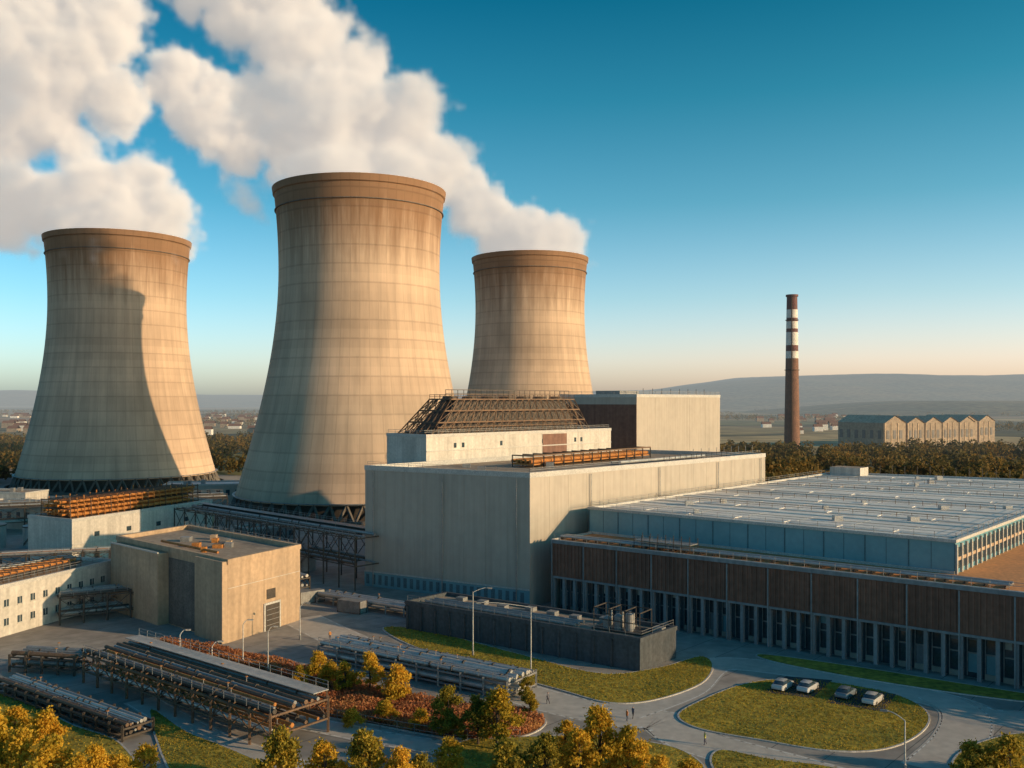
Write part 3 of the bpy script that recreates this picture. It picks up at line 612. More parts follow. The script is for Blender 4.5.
# ---------------------------------------------------------------- pipe racks
def pipe_rack(name,A,Bp,w,levels,npipes,mats,leg,sp=7,brace=True,deck=None,rail=True,pr=.32):
    L=dist2(A,Bp); u=((Bp[0]-A[0])/L,(Bp[1]-A[1])/L); nr=(u[1],-u[0]); b=B(name,(*lerp2(A,Bp,.5),0)); k=max(2,int(L/sp)); top=levels[-1]
    prev=None
    for i in range(k+1):
        c=add2(A,u,L*i/k); lp=add2(c,nr,-w/2); rp=add2(c,nr,w/2)
        for p in (lp,rp): b.beam('legs',leg,(*p,0),(*p,top+.15),.3)
        for z in levels: b.beam('crossbeams',leg,(*lp,z-.3),(*rp,z-.3),.25)
        if prev:
            for a_,c_ in ((prev[0],lp),(prev[1],rp)):
                for z in levels: b.beam('stringers',leg,(*a_,z-.3),(*c_,z-.3),.22)
                if brace: b.beam('bracing',leg,(*a_,0.2 if len(levels)==1 else levels[0]-.3),(*c_,top-.3),.13); 
                if brace: b.beam('bracing',leg,(*c_,0.2 if len(levels)==1 else levels[0]-.3),(*a_,top-.3),.13)
        prev=(lp,rp)
    for li,z in enumerate(levels):
        for j in range(npipes):
            o_=-w/2+.7+(w-1.4)*j/max(1,npipes-1); rr=pr*(.45+.8*random.random()); m_=random.choice(mats)
            s_=random.random()*.06*L if random.random()<.3 else 0
            b.tube('pipes',m_,(*add2(add2(A,nr,o_),u,s_),z+rr-.12),(*add2(add2(Bp,nr,o_),u,-s_),z+rr-.12),rr,n=10)
            for i in range(1,k*2):
                if random.random()<.25:
                    c=add2(add2(A,nr,o_),u,L*i/(2*k)); b.tube('flanges',M['steel'],(*c,z+rr-.12),(*add2(c,u,.3),z+rr-.12),rr*1.35,n=10)
                if random.random()<.04:
                    c=add2(add2(A,nr,o_),u,L*i/(2*k)); b.tube('valves',M['steelg'],(*c,z+rr),(*c,z+rr*2+.6),.06,n=6); b.tube('valves',M['rust'],(*c,z+rr*2+.55),(*c,z+rr*2+.62),.22,n=10)
    if deck:
        a=add2(A,nr,-w/2+.1); c=add2(Bp,nr,-w/2+.1); b.strip('walkway',deck,a,c,-.2,w*.25,top+.9,top+1.02)
        b.rail('handrail',M['steelg'],[add2(a,nr,-.1),add2(c,nr,-.1)],top+1.02,h=1.1,sp=2.5,w=.07)
        for i in range(k+1):
            c=add2(A,u,L*i/k); b.beam('legs',leg,(*add2(c,nr,-w/2+.2),top),(*add2(c,nr,-w/2+.2),top+.9),.2)
    if rail: b.rail('handrail',M['steelg'],[add2(A,nr,w/2),add2(Bp,nr,w/2)],top+.15,h=1.1,sp=2.5,w=.07)
    return b.done()
P_=[M['pipe'],M['pipe'],M['steelg'],M['rust']]
pipe_rack('pipe_rack',G(112,676),G(300,742),9.5,[2.2,4.8],9,[M['pipe'],M['steelg'],M['lattice'],M['rust'],M['steel']],M['lattice'],sp=4,deck=M['pipe'],pr=.28)
pipe_rack('pipe_rack',G(335,655),G(522,694),8,[.9,2.7],12,[M['pipe'],M['pipe'],M['pipe'],M['steelg']],M['steelg'],sp=4,brace=False,rail=True,pr=.36)
pipe_rack('pipe_rack',G(10,690),G(138,737),4.5,[.8,1.9],7,[M['pipe'],M['steelg'],M['steel'],M['lattice']],M['steel'],sp=3,brace=False,rail=False,pr=.26)
pipe_rack('pipe_rack',G(190,548),G(372,588),10,[6,12.5],6,[M['steelg'],M['steel'],M['lattice']],M['steel'],sp=6,deck=M['steelg'])
pipe_rack('pipe_rack',G(-40,535),G(225,520),9,[4,9],5,[M['steelg'],M['pipe'],M['steel']],M['steel'],sp=9,deck=M['steelg'])
pipe_rack('pipe_rack',G(325,601),G(470,625),5,[1.6],6,[M['pipe'],M['steelg']],M['steelg'],sp=5,brace=False,rail=False,pr=.4)
pipe_rack('pipe_rack',G(58,622),G(150,612),7,[2,5.5],5,[M['steel'],M['steelg']],M['steel'],sp=4)
pipe_rack('pipe_rack',G(-30,580),G(110,572),6,[3,6],5,P_,M['steel'],sp=6)
pipe_rack('pipe_rack',G(215,575),G(300,600),5,[3,5],4,P_,M['steel'],sp=5)
pipe_rack('pipe_rack',G(20,668),G(84,672),5,[1.2,2.8],5,[M['steelg'],M['lattice']],M['steel'],sp=3,brace=False,rail=False)
pipe_rack('pipe_rack',(84,141),(112,114),8,[3,6,9],6,[M['steel'],M['lattice'],M['steelg']],M['steel'],sp=4)

# dark basin building
f0,f1,f2=G(406,629),G(640,672),G(676,658)
b=B('filter_basin_building',(*f1,0)); f3=(f0[0]+f2[0]-f1[0],f0[1]+f2[1]-f1[1]); q=[f0,f1,f2,f3]
b.prism('walls',M['darkw'],q,0,4.9,top=M['roof']); parapet(b,q,5.1,.5,.5,M['darkw'],out=.15)
LF=dist2(f0,f1); du=((f1[0]-f0[0])/LF,(f1[1]-f0[1])/LF); nn=(-du[1],du[0])
for i in range(int(LF/3.5)): p=add2(f0,du,i*3.5+.3); b.strip('buttresses',M['darkw'],p,add2(p,du,.35),0,.3,0,4.7)
b.rail('railing',M['steelg'],[add2(f0,nn,.5),add2(f1,nn,.5),add2(f2,du,-.5)],5.6,h=1,sp=3,w=.06)
for k in range(3): a=add2(f0,nn,2.5+k*1.4); b.tube('roof_pipes',M['steelg'],(*add2(a,du,3),5.4),(*add2(a,du,LF-14),5.4),.3)
for i in range(9):
    p=add2(add2(f0,du,6+i*5.5),nn,6.5+random.random()*2); b.prism('hatches',M['steelg'],[p,add2(p,du,1.8),add2(add2(p,du,1.8),nn,1.5),add2(p,nn,1.5)],4.9,5.5+random.random()*.5)
b.done()
b=B('pump_skid',(*add2(f1,du,-6),4.9)); c0=add2(add2(f1,du,-9),nn,5)
for i in range(3):
    c=add2(c0,du,i*2.2); b.tube('vessels',M['steelg'],(*c,5.2),(*c,6.9+i*.6),.7,n=14); b.tube('domes',M['steelg'],(*c,6.9+i*.6),(*c,7.3+i*.6),.7,.25,n=14)
    b.tube('pipework',M['pipe'],(*add2(c,nn,1.6),5),(*add2(c,nn,1.6),8),.15); b.tube('pipework',M['pipe'],(*add2(c,nn,1.6),6.6),(*c,6.6),.15)
for i in range(4):
    c=add2(add2(c0,du,-2+i*3),nn,-1.2); b.beam('frame',M['steel'],(*c,4.9),(*c,8.7),.16); c2=add2(c,nn,4.4); b.beam('frame',M['steel'],(*c2,4.9),(*c2,8.7),.16); b.beam('frame',M['steel'],(*c,8.7),(*c2,8.7),.16)
for off in (-1.2,3.2):
    for z in (6.8,8.7): b.beam('frame',M['steel'],(*add2(add2(c0,du,-2),nn,off),z),(*add2(add2(c0,du,7),nn,off),z),.14)
b.prism('base_plate',M['steel'],[add2(add2(c0,du,-2.3),nn,-1.5),add2(add2(c0,du,7.3),nn,-1.5),add2(add2(c0,du,7.3),nn,3.5),add2(add2(c0,du,-2.3),nn,3.5)],4.95,5.2)
b.done()

def shed(name,c,w,l,h,ang,m_,rm,gable=False):
    b=B(name,(*c,0)); ca,sa=math.cos(ang),math.sin(ang)
    P=lambda x,y:(c[0]+x*ca-y*sa,c[1]+x*sa+y*ca)
    q=[P(-l/2,-w/2),P(l/2,-w/2),P(l/2,w/2),P(-l/2,w/2)]
    b.prism('walls',m_,q,0,h,top=rm)
    if gable:
        a,c_,d_,e_=q; m1=lerp2(a,e_,.5); m2=lerp2(c_,d_,.5); hz=h+w*.28
        b.add('roof',[(*a,h+.02),(*c_,h+.02),(*m2,hz),(*m1,hz),(*d_,h+.02),(*e_,h+.02)],[[0,1,2,3],[3,2,4,5],[0,3,5],[1,4,2]],rm)
    else: parapet(b,q,h+.2,.4,.4,M['trim'])
    for i in range(int(l/4)):
        x=-l/2+2+i*4; b.strip('windows',M['glass'],P(x,-w/2),P(x+1.6,-w/2),0,.08,h*.45,h*.75)
    for i in range(int(w/5)):
        y=-w/2+2+i*5; b.strip('doors',M['steel'],P(l/2,y),P(l/2,y+2),0,.08,0,min(3,h*.7))
    for i in range(3):
        p=P(random.uniform(-l*.35,l*.35),random.uniform(-w*.3,w*.3)); 
        if not gable: b.prism('roof_units',M['steelg'],[(p[0]-.8,p[1]-.8),(p[0]+.8,p[1]-.8),(p[0]+.8,p[1]+.8),(p[0]-.8,p[1]+.8)],h,h+1+random.random())
    return b.done()
shed('pump_house',(-148,245),10,14,6,.6,M['white'],M['roof'])
shed('pump_house',(-118,330),12,26,6,-.4,M['beige'],M['roof'])
shed('switchgear_building',(-175,340),16,34,8,-.3,M['hall'],M['roof'])
shed('switchgear_building',(-215,395),14,40,7,-.2,M['white'],M['roof'])
shed('pump_house',(-78,300),9,16,5,.7,M['steelg'],M['roof'])
shed('warehouse',(-135,420),18,34,8,.2,M['hall'],M['roofw'])
shed('warehouse',(-300,470),22,50,9,.1,M['beige'],M['roof'],True)
def tank(c,r,h):
    b=B('storage_tank',(*c,0)); b.tube('shell',M['pipe'],(*c,0),(*c,h),r,n=32); b.tube('roof',M['steelg'],(*c,h),(*c,h+r*.22),r+.1,.3,n=32)
    b.tube('rim',M['steel'],(*c,h-.4),(*c,h-.1),r+.15,n=32)
    for k in range(16):
        p=(c[0]+r*1.03*math.cos(k*.1-2.2),c[1]+r*1.03*math.sin(k*.1-2.2)); b.beam('stair',M['steel'],(*p,h*k/16),(p[0],p[1],h*k/16+.9),.12)
    b.done()
tank((-160,290),5,7); tank((-148,296),4,6); tank((-128,285),3.5,8); tank((-245,420),8,9); tank((-55,252),3,6); tank((-62,246),3,6)
b=B('settling_pond',(-122,452)); 
b.prism('bank',M['kerb'],[(-175,436),(-124,436),(-112,455),(-160,462)],0,.5); b.prism('water',M['water'],inset([(-175,436),(-124,436),(-112,455),(-160,462)],2),.1,.504); b.done()

def container(c,ang,m_):
    b=B('shipping_container',(*c,0)); ca,sa=math.cos(ang),math.sin(ang); P=lambda x,y:(c[0]+x*ca-y*sa,c[1]+x*sa+y*ca)
    b.prism('body',m_,[P(-3,-1.2),P(3,-1.2),P(3,1.2),P(-3,1.2)],.15,2.6)
    for i in range(15): x=-2.9+i*.4; b.strip('ribs',m_,P(x,-1.2),P(x+.2,-1.2),0,.05,.3,2.45)
    for x in (-3,2.85):
        for y in (-1.2,1.05): b.prism('corner_posts',M['steel'],[P(x-.02,y-.02),P(x+.17,y-.02),P(x+.17,y+.17),P(x-.02,y+.17)],0,2.63)
    b.done()
for px,py,a_,m_ in ((352,612,-.5,'steelg'),(310,602,.7,'steelg')):
    container(G(px,py),a_,M[m_])

# ---------------------------------------------------------------- chimney & far halls
cx,cy,_=W(792,400,800)
b=B('striped_chimney',(cx,cy,0)); zt=133; 
def rr(z): return 6.6-(6.6-4.3)*z/zt
bands=[(0,62,'stack'),(62,80,'stack'),(80,86,'stackw'),(86,91,'stackr'),(91,102,'stackw'),(102,105,'stackr'),(105,111,'stackw'),(111,114,'stackr'),(114,121,'stackw'),(121,133,'stackr')]
for z0,z1,m_ in bands: b.tube('shaft',M[m_],(cx,cy,z0),(cx,cy,z1),rr(z0),rr(z1),n=32)
b.tube('rim',M['stackr'],(cx,cy,132),(cx,cy,133.6),5.1,5.1,n=32)
for zp in (70,112): b.tube('platform',M['steel'],(cx,cy,zp),(cx,cy,zp+.5),rr(zp)+.8,n=32)
b.beam('ladder',M['steel'],(cx-2,cy-rr(0)-.3,0),(cx-1.5,cy-rr(zt)-.3,zt),.7)
b.done()
def gable_hall(p,u,L,w,h,name='distant_factory_hall'):
    nr=(-u[1],u[0]); a=p;c=add2(p,u,w);d_=add2(c,nr,L);e_=add2(a,nr,L); m1=lerp2(a,c,.5);m2=lerp2(e_,d_,.5)
    b=B(name,(*p,0)); hz=h+w*.24
    b.prism('walls',M['farwall'],[a,c,d_,e_],0,h)
    b.add('gables',[(*a,h),(*c,h),(*m1,hz),(*d_,h),(*e_,h),(*m2,hz)],[[0,1,2],[3,4,5]],M['farwall'])
    ov=lambda p_,q_:add2(p_,nr,q_)
    b.add('roof',[(*ov(a,-1),h+.1),(*ov(m1,-1),hz+.1),(*ov(m2,1),hz+.1),(*ov(e_,1),h+.1),(*ov(c,-1),h+.1),(*ov(d_,1),h+.1)],[[0,1,2,3],[1,4,5,2]],M['farroof'])
    for i in range(3):
        q0=add2(a,u,w*(i+.4)/3.4); q1=add2(a,u,w*(i+.85)/3.4); b.strip('windows',M['farglass'],q0,q1,0,.3,h*.35,h*.7)
        b.strip('pilasters',M['farroof'],add2(a,u,w*(i+.1)/3.4),add2(a,u,w*(i+.2)/3.4),0,.5,0,h)
    k=int(L/9)
    for i in range(k):
        q0=add2(e_,nr,-L*(i+.25)/k); q1=add2(e_,nr,-L*(i+.65)/k); b.strip('windows',M['farglass'],q0,q1,0,.3,h*.35,h*.7)
    b.done()
uh=(.88,.475)
bx,by=W(884,400,900)[:2]
gable_hall((bx,by),uh,56,30,23)
for i in range(4): p=add2((bx,by),uh,32+i*25.5); gable_hall(p,uh,56,24.5,22.5)
for i in range(2): p=add2(add2((bx,by),uh,146+i*29),(.475,-.88),-26); gable_hall(p,uh,50,27,22.5)
b=B('distant_village')
for i in range(80):
    d_=random.uniform(1200,2600); px=random.choice([random.uniform(735,850),random.uniform(795,835),random.uniform(0,40),random.uniform(200,260)]); x=(px-512)*d_/F; w=random.uniform(8,20); l=random.uniform(8,14); h=random.uniform(4,9)
    b.prism('walls',M['farwall'] if i%2 else M['stackw'],[(x,d_),(x+w,d_),(x+w,d_+l),(x,d_+l)],0,h)
    b.add('roofs',[(x,d_,h),(x+w,d_,h),(x+w,d_+l/2,h+4),(x,d_+l/2,h+4),(x+w,d_+l,h),(x,d_+l,h)],[[0,1,2,3],[3,2,4,5]],M['stack'])
b.done()

# ---------------------------------------------------------------- vegetation
def quads_obj(name,C,size,m_,up=0.0,loc=None):
    n=len(C); a=rng.normal(size=(n,3)); a/=np.linalg.norm(a,axis=1)[:,None]; t=rng.normal(size=(n,3)); bvec=np.cross(a,t); bvec/=np.linalg.norm(bvec,axis=1)[:,None]
    s=(size*(.6+.8*rng.random(n)))[:,None]; a=a*s; bvec=bvec*s*.7
    v=np.stack([C-a,C-bvec,C+a,C+bvec],axis=1).reshape(-1,3)
    me=bpy.data.meshes.new(name); me.vertices.add(4*n); me.vertices.foreach_set('co',v.astype(np.float32).ravel())
    me.loops.add(4*n); me.loops.foreach_set('vertex_index',np.arange(4*n,dtype=np.int32)); me.polygons.add(n); me.polygons.foreach_set('loop_start',np.arange(0,4*n,4,dtype=np.int32)); 
    me.update(calc_edges=True); me.validate(); me.materials.append(m_)
    return me
def tree_meshes(seed,h,cr,m_,nl=5200,leaf=.21):
    r=random.Random(seed); g=np.random.default_rng(seed)
    cl=[]
    for i in range(36):
        th=r.random()*6.283; zz=r.uniform(.2,1.0); rad=cr*math.sin(max(.12,min(1,(1.05-zz)*1.25))*math.pi/2)*r.uniform(.35,1.0)
        cl.append((rad*math.cos(th),rad*math.sin(th),h*zz*.93,r.uniform(.14,.30)*cr*1.05))
    pts=[]
    for c in cl:
        k=int(nl/36*(c[3]/(.23*cr))**2); d=g.normal(size=(k,3)); d/=np.linalg.norm(d,axis=1)[:,None]; d*=(c[3]*(g.random(k)**.4)*(1+.3*g.normal(size=k)))[:,None]*np.array([1.15,1.15,.8]); pts.append(d+np.array(c[:3]))
    C=np.concatenate(pts); lm=quads_obj('foliage',C,leaf,m_)
    b=B('wood'); b.tube('w',M['bark'],(0,0,0),(0,0,h*.35),h*.028,h*.02); b.tube('w',M['bark'],(0,0,h*.35),(r.uniform(-.3,.3),r.uniform(-.3,.3),h*.85),h*.02,h*.006)
    for c in cl[:14]: b.tube('w',M['bark'],(0,0,h*r.uniform(.2,.5)),(c[0],c[1],c[2]),h*.010,h*.003,n=5)
    v,f,_,_=b.parts['w']; wm=bpy.data.meshes.new('wood'); wm.from_pydata(v,[],f); wm.materials.append(M['bark'])
    return lm,wm
TM={}
for i in range(3): TM['y%d'%i]=tree_meshes(10+i,9,3.6,M['leafy']); TM['g%d'%i]=tree_meshes(20+i,9,3.4,M['leafg'])
TM['s0']=tree_meshes(31,4,2.4,M['leafy'],3200,.15); TM['s1']=tree_meshes(32,4,2.3,M['leafg'],3200,.15)
def tree(kind,x,y,s,name='deciduous_tree'):
    e=bpy.data.objects.new(name,None); scene.collection.objects.link(e); e.location=(x,y,0); e.rotation_euler=(0,0,random.random()*6.28); e.scale=(s,s,s*random.uniform(.9,1.1))
    for nm,me in zip(('crown','trunk'),TM[kind]):
        o=bpy.data.objects.new(nm,me); scene.collection.objects.link(o); o.parent=e
def T_(kind,px,py_base,s,name='deciduous_tree'): x,y=G(px,py_base); tree(kind,x,y,s,name)
for k,px,py,s in [('y0',345,692,.58),('y1',370,694,.68),('s0',398,700,1.2),('s0',330,685,.9),('g0',448,738,.72),('y1',497,750,.9),('g1',478,745,.75),('g2',530,715,.42),('g0',527,700,.4),
    ('y2',300,688,.42),('s0',318,676,.9),('y0',565,768,.62),('y1',600,782,.95),('y2',628,788,.75),('g1',545,790,.7),('y0',660,800,.6),('g2',280,800,.85),('y0',325,800,.8),('g1',365,800,.85),('y2',400,806,.75),
    ('y1',20,800,.85),('y2',50,806,.9),('y0',-10,790,.95),('y1',75,812,.7),('y0',120,800,.6),('s0',145,775,.9),('y2',95,805,.7),('g2',420,795,.55),('s1',1010,780,1.2),('s1',970,775,1.0),('s0',450,770,1.0),('s1',505,790,1.4),
    ('s0',15,735,1.0),('s0',45,745,1.1),('s0',385,722,.8),('s0',352,728,.7),('s0',420,728,.7),('y0',580,790,.8),('s0',690,790,.9),('s0',640,765,.7)]:
    T_(k,px,py,s,'shrub' if k[0]=='s' else 'deciduous_tree')
def in_poly(pts,x,y):
    c=False;n=len(pts);j=n-1
    for i in range(n):
        xi,yi=pts[i];xj,yj=pts[j]
        if (yi>y)!=(yj>y) and x<(xj-xi)*(y-yi)/(yj-yi)+xi: c=not c
        j=i
    return c
def poly_pts(pts,n):
    xs=[p[0] for p in pts]; ys=[p[1] for p in pts]; out=[]
    while len(out)<n:
        x=random.uniform(min(xs),max(xs)); y=random.uniform(min(ys),max(ys))
        if in_poly(pts,x,y): out.append((x,y))
    return out
def mass(name,pts,n,hh,size,m_,clump=0):
    base=poly_pts(pts,n); C=[]
    for (x,y) in base:
        hn=hh*(.35+.65*(.5+.5*math.sin(x*.7+math.sin(y*.9)*2)*math.cos(y*.6)))
        C.append((x,y,.13+random.random()**.7*hn))
    me=quads_obj(name,np.array(C),size,m_); o=bpy.data.objects.new(name,me); scene.collection.objects.link(o)
mass('heather',L5,38000,1.2,.16,M['heath'])
M['tuft']=leafmat('grass_blades',(.20,.165,.022),(.38,.28,.035),(.54,.36,.055))
for P,n in ((L1,14000),(L2,14000),(L3,9000),(L4,6000),(L6,9000),(L7,3500),(L9,3000)): mass('grass_tufts',P,n,.18,.09,M['tuft'])
def forest(name,n,regionfn,hr=(9,17),q=64):
    C=[]
    for i in range(n):
        x,y=regionfn(); h=random.uniform(*hr); r=h*random.uniform(.28,.4); d=rng.normal(size=(q,3)); d/=np.linalg.norm(d,axis=1)[:,None]
        d*=(rng.random(q)**.33)[:,None]*np.array([r,r,h*.42]); C.append(d+np.array([x,y,h*.55]))
    me=quads_obj(name,np.concatenate(C),1.1,M['forest']); o=bpy.data.objects.new(name,me); scene.collection.objects.link(o)
def regR():
    while True:
        y=random.uniform(385,820); x=random.uniform(100,620)
        if x/y<.2: continue
        if abs(x-cx)<12 and abs(y-cy)<12: continue
        if math.sin(x*.03+y*.011)+math.sin(y*.04-x*.01)<-1.1: continue
        return x,y
def regL():
    while True:
        y=random.uniform(520,1000); x=random.uniform(-640,-20)
        if math.hypot(x+207,y-500)<66 or math.hypot(x-11,y-583)<62 or math.hypot(x+63,y-394)<62: continue
        if y<640 and -150<x<-60: continue
        return x,y
def regL2():
    while True:
        y=random.uniform(430,560); x=random.uniform(-420,-270)
        if math.hypot(x+207,y-500)<66: continue
        return x,y
forest('forest',1900,regR,(5,14)); forest('forest',1400,regL,(8,15)); forest('forest',220,regL2,(7,12))
def regF():
    while True:
        y=random.uniform(1250,3600); x=random.uniform(-.6,.65)*y
        if math.sin(x*.006+y*.002)+math.sin(y*.009+x*.002)>.75: return x,y
forest('distant_woodland',2200,regF,(9,15),q=22)

# ---------------------------------------------------------------- street lamps
def lamp(px,py,h,arm,ang=0):
    x,y=G(px,py); b=B('street_lamp',(x,y,0)); b.tube('base',M['steelg'],(x,y,0),(x,y,.9),.2); b.tube('pole',M['trim'],(x,y,.9),(x,y,h-.8),.11,.07)
    dx,dy=math.cos(ang),math.sin(ang); pr=(x,y,h-.8)
    for k in range(1,7):
        t=k/6; p=(x+dx*arm*t,y+dy*arm*t,h-.8+.8*math.sin(t*math.pi/2)); b.tube('arm',M['trim'],pr,p,.06); pr=p
    q=(pr[0]+dx*.9,pr[1]+dy*.9,pr[2]-.05); b.beam('lantern',M['steelg'],pr,q,.34,.16); b.beam('lens',M['lampglass'],(pr[0]+dx*.1,pr[1]+dy*.1,pr[2]-.11),(q[0]-dx*.05,q[1]-dy*.05,q[2]-.11),.26,.05); b.done()
lamp(531,676,12,8,math.pi); lamp(473,656,12,2.5,0)
for px,py in ((180,676),(212,690),(243,664),(268,672)): lamp(px,py,7.5,.8,.3)
lamp(905,772,7,2,2.5); lamp(300,640,7,1.0,0)

b=B('perimeter_fence',(*G(400,735),0)); pts=[G(310,716),G(380,730),G(450,742),G(520,742)]; b.rail('mesh_rails',M['steelg'],pts,0,h=1.6,sp=2.2,w=.06); b.done()

# ---------------------------------------------------------------- cars
def car(x,y,ang,col):
    pm=bpy.data.materials.new('car_paint'); pm.use_nodes=True; p=pm.node_tree.nodes['Principled BSDF']; p.inputs['Base Color'].default_value=c4(col); p.inputs['Roughness'].default_value=.25; p.inputs['Coat Weight'].default_value=.6
    def loft(part,secs,m_):
        vs=[];fs=[]
        for (X,zb,zt,wb,wt) in secs:
            for (yy,zz) in ((-wb,zb),(-wb*1.02,zb+(zt-zb)*.55),(-wt,zt-.04),(-wt*.8,zt),(wt*.8,zt),(wt,zt-.04),(wb*1.02,zb+(zt-zb)*.55),(wb,zb)): vs.append((X,yy,zz))
        n=8
        for j in range(len(secs)-1):
            for i in range(n): fs.append([j*n+i,j*n+(i+1)%n,(j+1)*n+(i+1)%n,(j+1)*n+i])
        fs.append(list(range(n))[::-1]); fs.append(list(range((len(secs)-1)*n,len(secs)*n)))
        me=bpy.data.meshes.new(part); me.from_pydata(vs,[],fs); me.materials.append(m_); o=bpy.data.objects.new(part,me); scene.collection.objects.link(o); o.parent=e
        for q in me.polygons: q.use_smooth=True
        me.set_sharp_from_angle(angle=math.radians(35)); return o
    e=bpy.data.objects.new('parked_car',None); scene.collection.objects.link(e); e.location=(x,y,.16); e.rotation_euler=(0,0,ang); e.scale=(1.12,1.12,1.05)
    loft('body',[(-2.2,.35,.75,.72,.65),(-2.05,.25,.95,.84,.76),(-1.2,.2,.98,.9,.82),(.9,.2,.95,.9,.82),(1.8,.22,.82,.86,.74),(2.2,.32,.65,.7,.6)],pm)
    loft('windows',[(-1.85,.93,.96,.74,.70),(-1.25,.94,1.38,.78,.62),(.1,.94,1.42,.78,.62),(1.0,.92,.97,.76,.70)],M['glass'])
    loft('roof',[(-1.3,1.36,1.42,.62,.56),(-.6,1.38,1.47,.64,.58),(.15,1.38,1.45,.63,.56)],pm)
    b=B('wheels'); 
    for X in (-1.35,1.35):
        for s_ in (-1,1): b.tube('wheels',M['tyre'],(X,s_*.92,.32),(X,s_*.68,.32),.32,n=18); b.tube('wheels',M['steelg'],(X,s_*.935,.32),(X,s_*.9,.32),.18,n=12)
        for s_ in (-1,1): b.beam('wheels',M['lampglass'],(2.1,s_*.45,.62),(2.1,s_*.68,.62),.1,.12)
    o=b.done(); o.parent=e; o.name='wheels'
b=B('parking_pad',(*G(768,690),0)); M['asph']=mat('asphalt',(.07,.07,.075),(.05,.05,.052),.4,.9,.4)
b.prism('slab',M['asph'],[G(764,693),G(786,677),G(832,681),G(812,699)],.05,.155); b.prism('slab',M['asph'],[G(826,703),G(842,687),G(896,695),G(884,713)],.05,.155); b.done()
cols=[(.45,.46,.46),(.50,.51,.52),(.16,.19,.22),(.50,.49,.46)]
for (px,py),c in zip(((783,689),(808,691),(846,697),(873,703)),cols): x,y=G(px,py); car(x,y,math.radians(52),c)

# ---------------------------------------------------------------- pedestrians
def coatmat(c,tr):
    m=bpy.data.materials.new('clothing'); m.use_nodes=True; nt=m.node_tree; p=nt.nodes['Principled BSDF']; p.inputs['Roughness'].default_value=.85
    tc=nd(nt,'ShaderNodeTexCoord'); s=nd(nt,'ShaderNodeSeparateXYZ'); nt.links.new(tc.outputs['Object'],s.inputs[0]); d=nd(nt,'ShaderNodeMath',operation='DIVIDE'); nt.links.new(s.outputs['Z'],d.inputs[0]); d.inputs[1].default_value=1.8
    cr=nd(nt,'ShaderNodeValToRGB'); cr.color_ramp.interpolation='CONSTANT'; e=cr.color_ramp.elements; e[0].color=(.03,.025,.02,1); e[1].position=.05; e[1].color=c4(tr)
    for q,cc in ((.5,c),(.845,(.45,.28,.2)),(.94,(.05,.03,.02))): x=e.new(q); x.color=c4(cc)
    nt.links.new(d.outputs[0],cr.inputs[0]); nt.links.new(cr.outputs[0],p.inputs['Base Color']); return m
def pedestrian(px,py,ang,c,tr):
    x,y=G(px,py)
    J=[(0,0,.95,.15),(0,0,1.2,.14),(0,0,1.42,.15),(.01,0,1.52,.06),(.02,0,1.62,.095),(.02,0,1.74,.085),
       (0,.19,1.40,.06),(.06,.24,1.14,.048),(.2,.24,.92,.038),(0,-.19,1.40,.06),(-.08,-.24,1.14,.048),(-.02,-.24,.90,.038),
       (0,.09,.88,.10),(.14,.10,.5,.07),(.12,.10,.08,.045),(.26,.10,.04,.04),(0,-.09,.88,.10),(-.06,-.10,.5,.07),(-.28,-.10,.12,.045),(-.16,-.10,.04,.04)]
    E_=[(0,1),(1,2),(2,3),(3,4),(4,5),(2,6),(6,7),(7,8),(2,9),(9,10),(10,11),(0,12),(12,13),(13,14),(14,15),(0,16),(16,17),(17,18),(18,19)]
    me=bpy.data.meshes.new('pedestrian'); me.from_pydata([j[:3] for j in J],E_,[]); o=bpy.data.objects.new('pedestrian',me); scene.collection.objects.link(o); o.location=(x,y,.03); o.rotation_euler=(0,0,ang)
    md=o.modifiers.new('s','SKIN'); 
    for i,j in enumerate(J): me.skin_vertices[0].data[i].radius=(j[3],j[3])
    me.skin_vertices[0].data[0].use_root=True
    o.modifiers.new('u','SUBSURF').levels=1; o.modifiers['u'].render_levels=2; me.materials.append(coatmat(c,tr))
pedestrian(627,722,.6,(.5,.18,.05),(.05,.06,.09)); pedestrian(633,719,.8,(.08,.1,.14),(.04,.04,.05)); pedestrian(705,745,3.4,(.45,.4,.1),(.05,.05,.08)); pedestrian(330,640,2,(.5,.2,.05),(.05,.05,.08)); pedestrian(548,704,2.5,(.1,.1,.12),(.05,.05,.06))

# ---------------------------------------------------------------- steam plumes (volumes)
def steammat(k,em):
    m=bpy.data.materials.new('steam'); m.use_nodes=True; nt=m.node_tree; nt.nodes.clear(); out=nd(nt,'ShaderNodeOutputMaterial')
    at=nd(nt,'ShaderNodeAttribute'); at.attribute_name='density'
    a=nd(nt,'ShaderNodeMath',operation='MULTIPLY'); a.inputs[1].default_value=k; nt.links.new(at.outputs['Fac'],a.inputs[0])
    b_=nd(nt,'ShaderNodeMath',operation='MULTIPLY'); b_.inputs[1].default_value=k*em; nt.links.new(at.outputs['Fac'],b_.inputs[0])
    vs=nd(nt,'ShaderNodeVolumeScatter'); vs.inputs['Color'].default_value=(1,1,1,1); vs.inputs['Anisotropy'].default_value=-.3; nt.links.new(a.outputs[0],vs.inputs['Density'])
    e=nd(nt,'ShaderNodeEmission'); e.inputs['Color'].default_value=(1,.93,.87,1); nt.links.new(b_.outputs[0],e.inputs['Strength'])  # self-glow standing in for sunlight scattered repeatedly inside the steam
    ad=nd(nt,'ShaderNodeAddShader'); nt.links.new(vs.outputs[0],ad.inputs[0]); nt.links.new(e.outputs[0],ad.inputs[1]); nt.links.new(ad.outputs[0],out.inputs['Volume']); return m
SM=steammat(.14,.28)
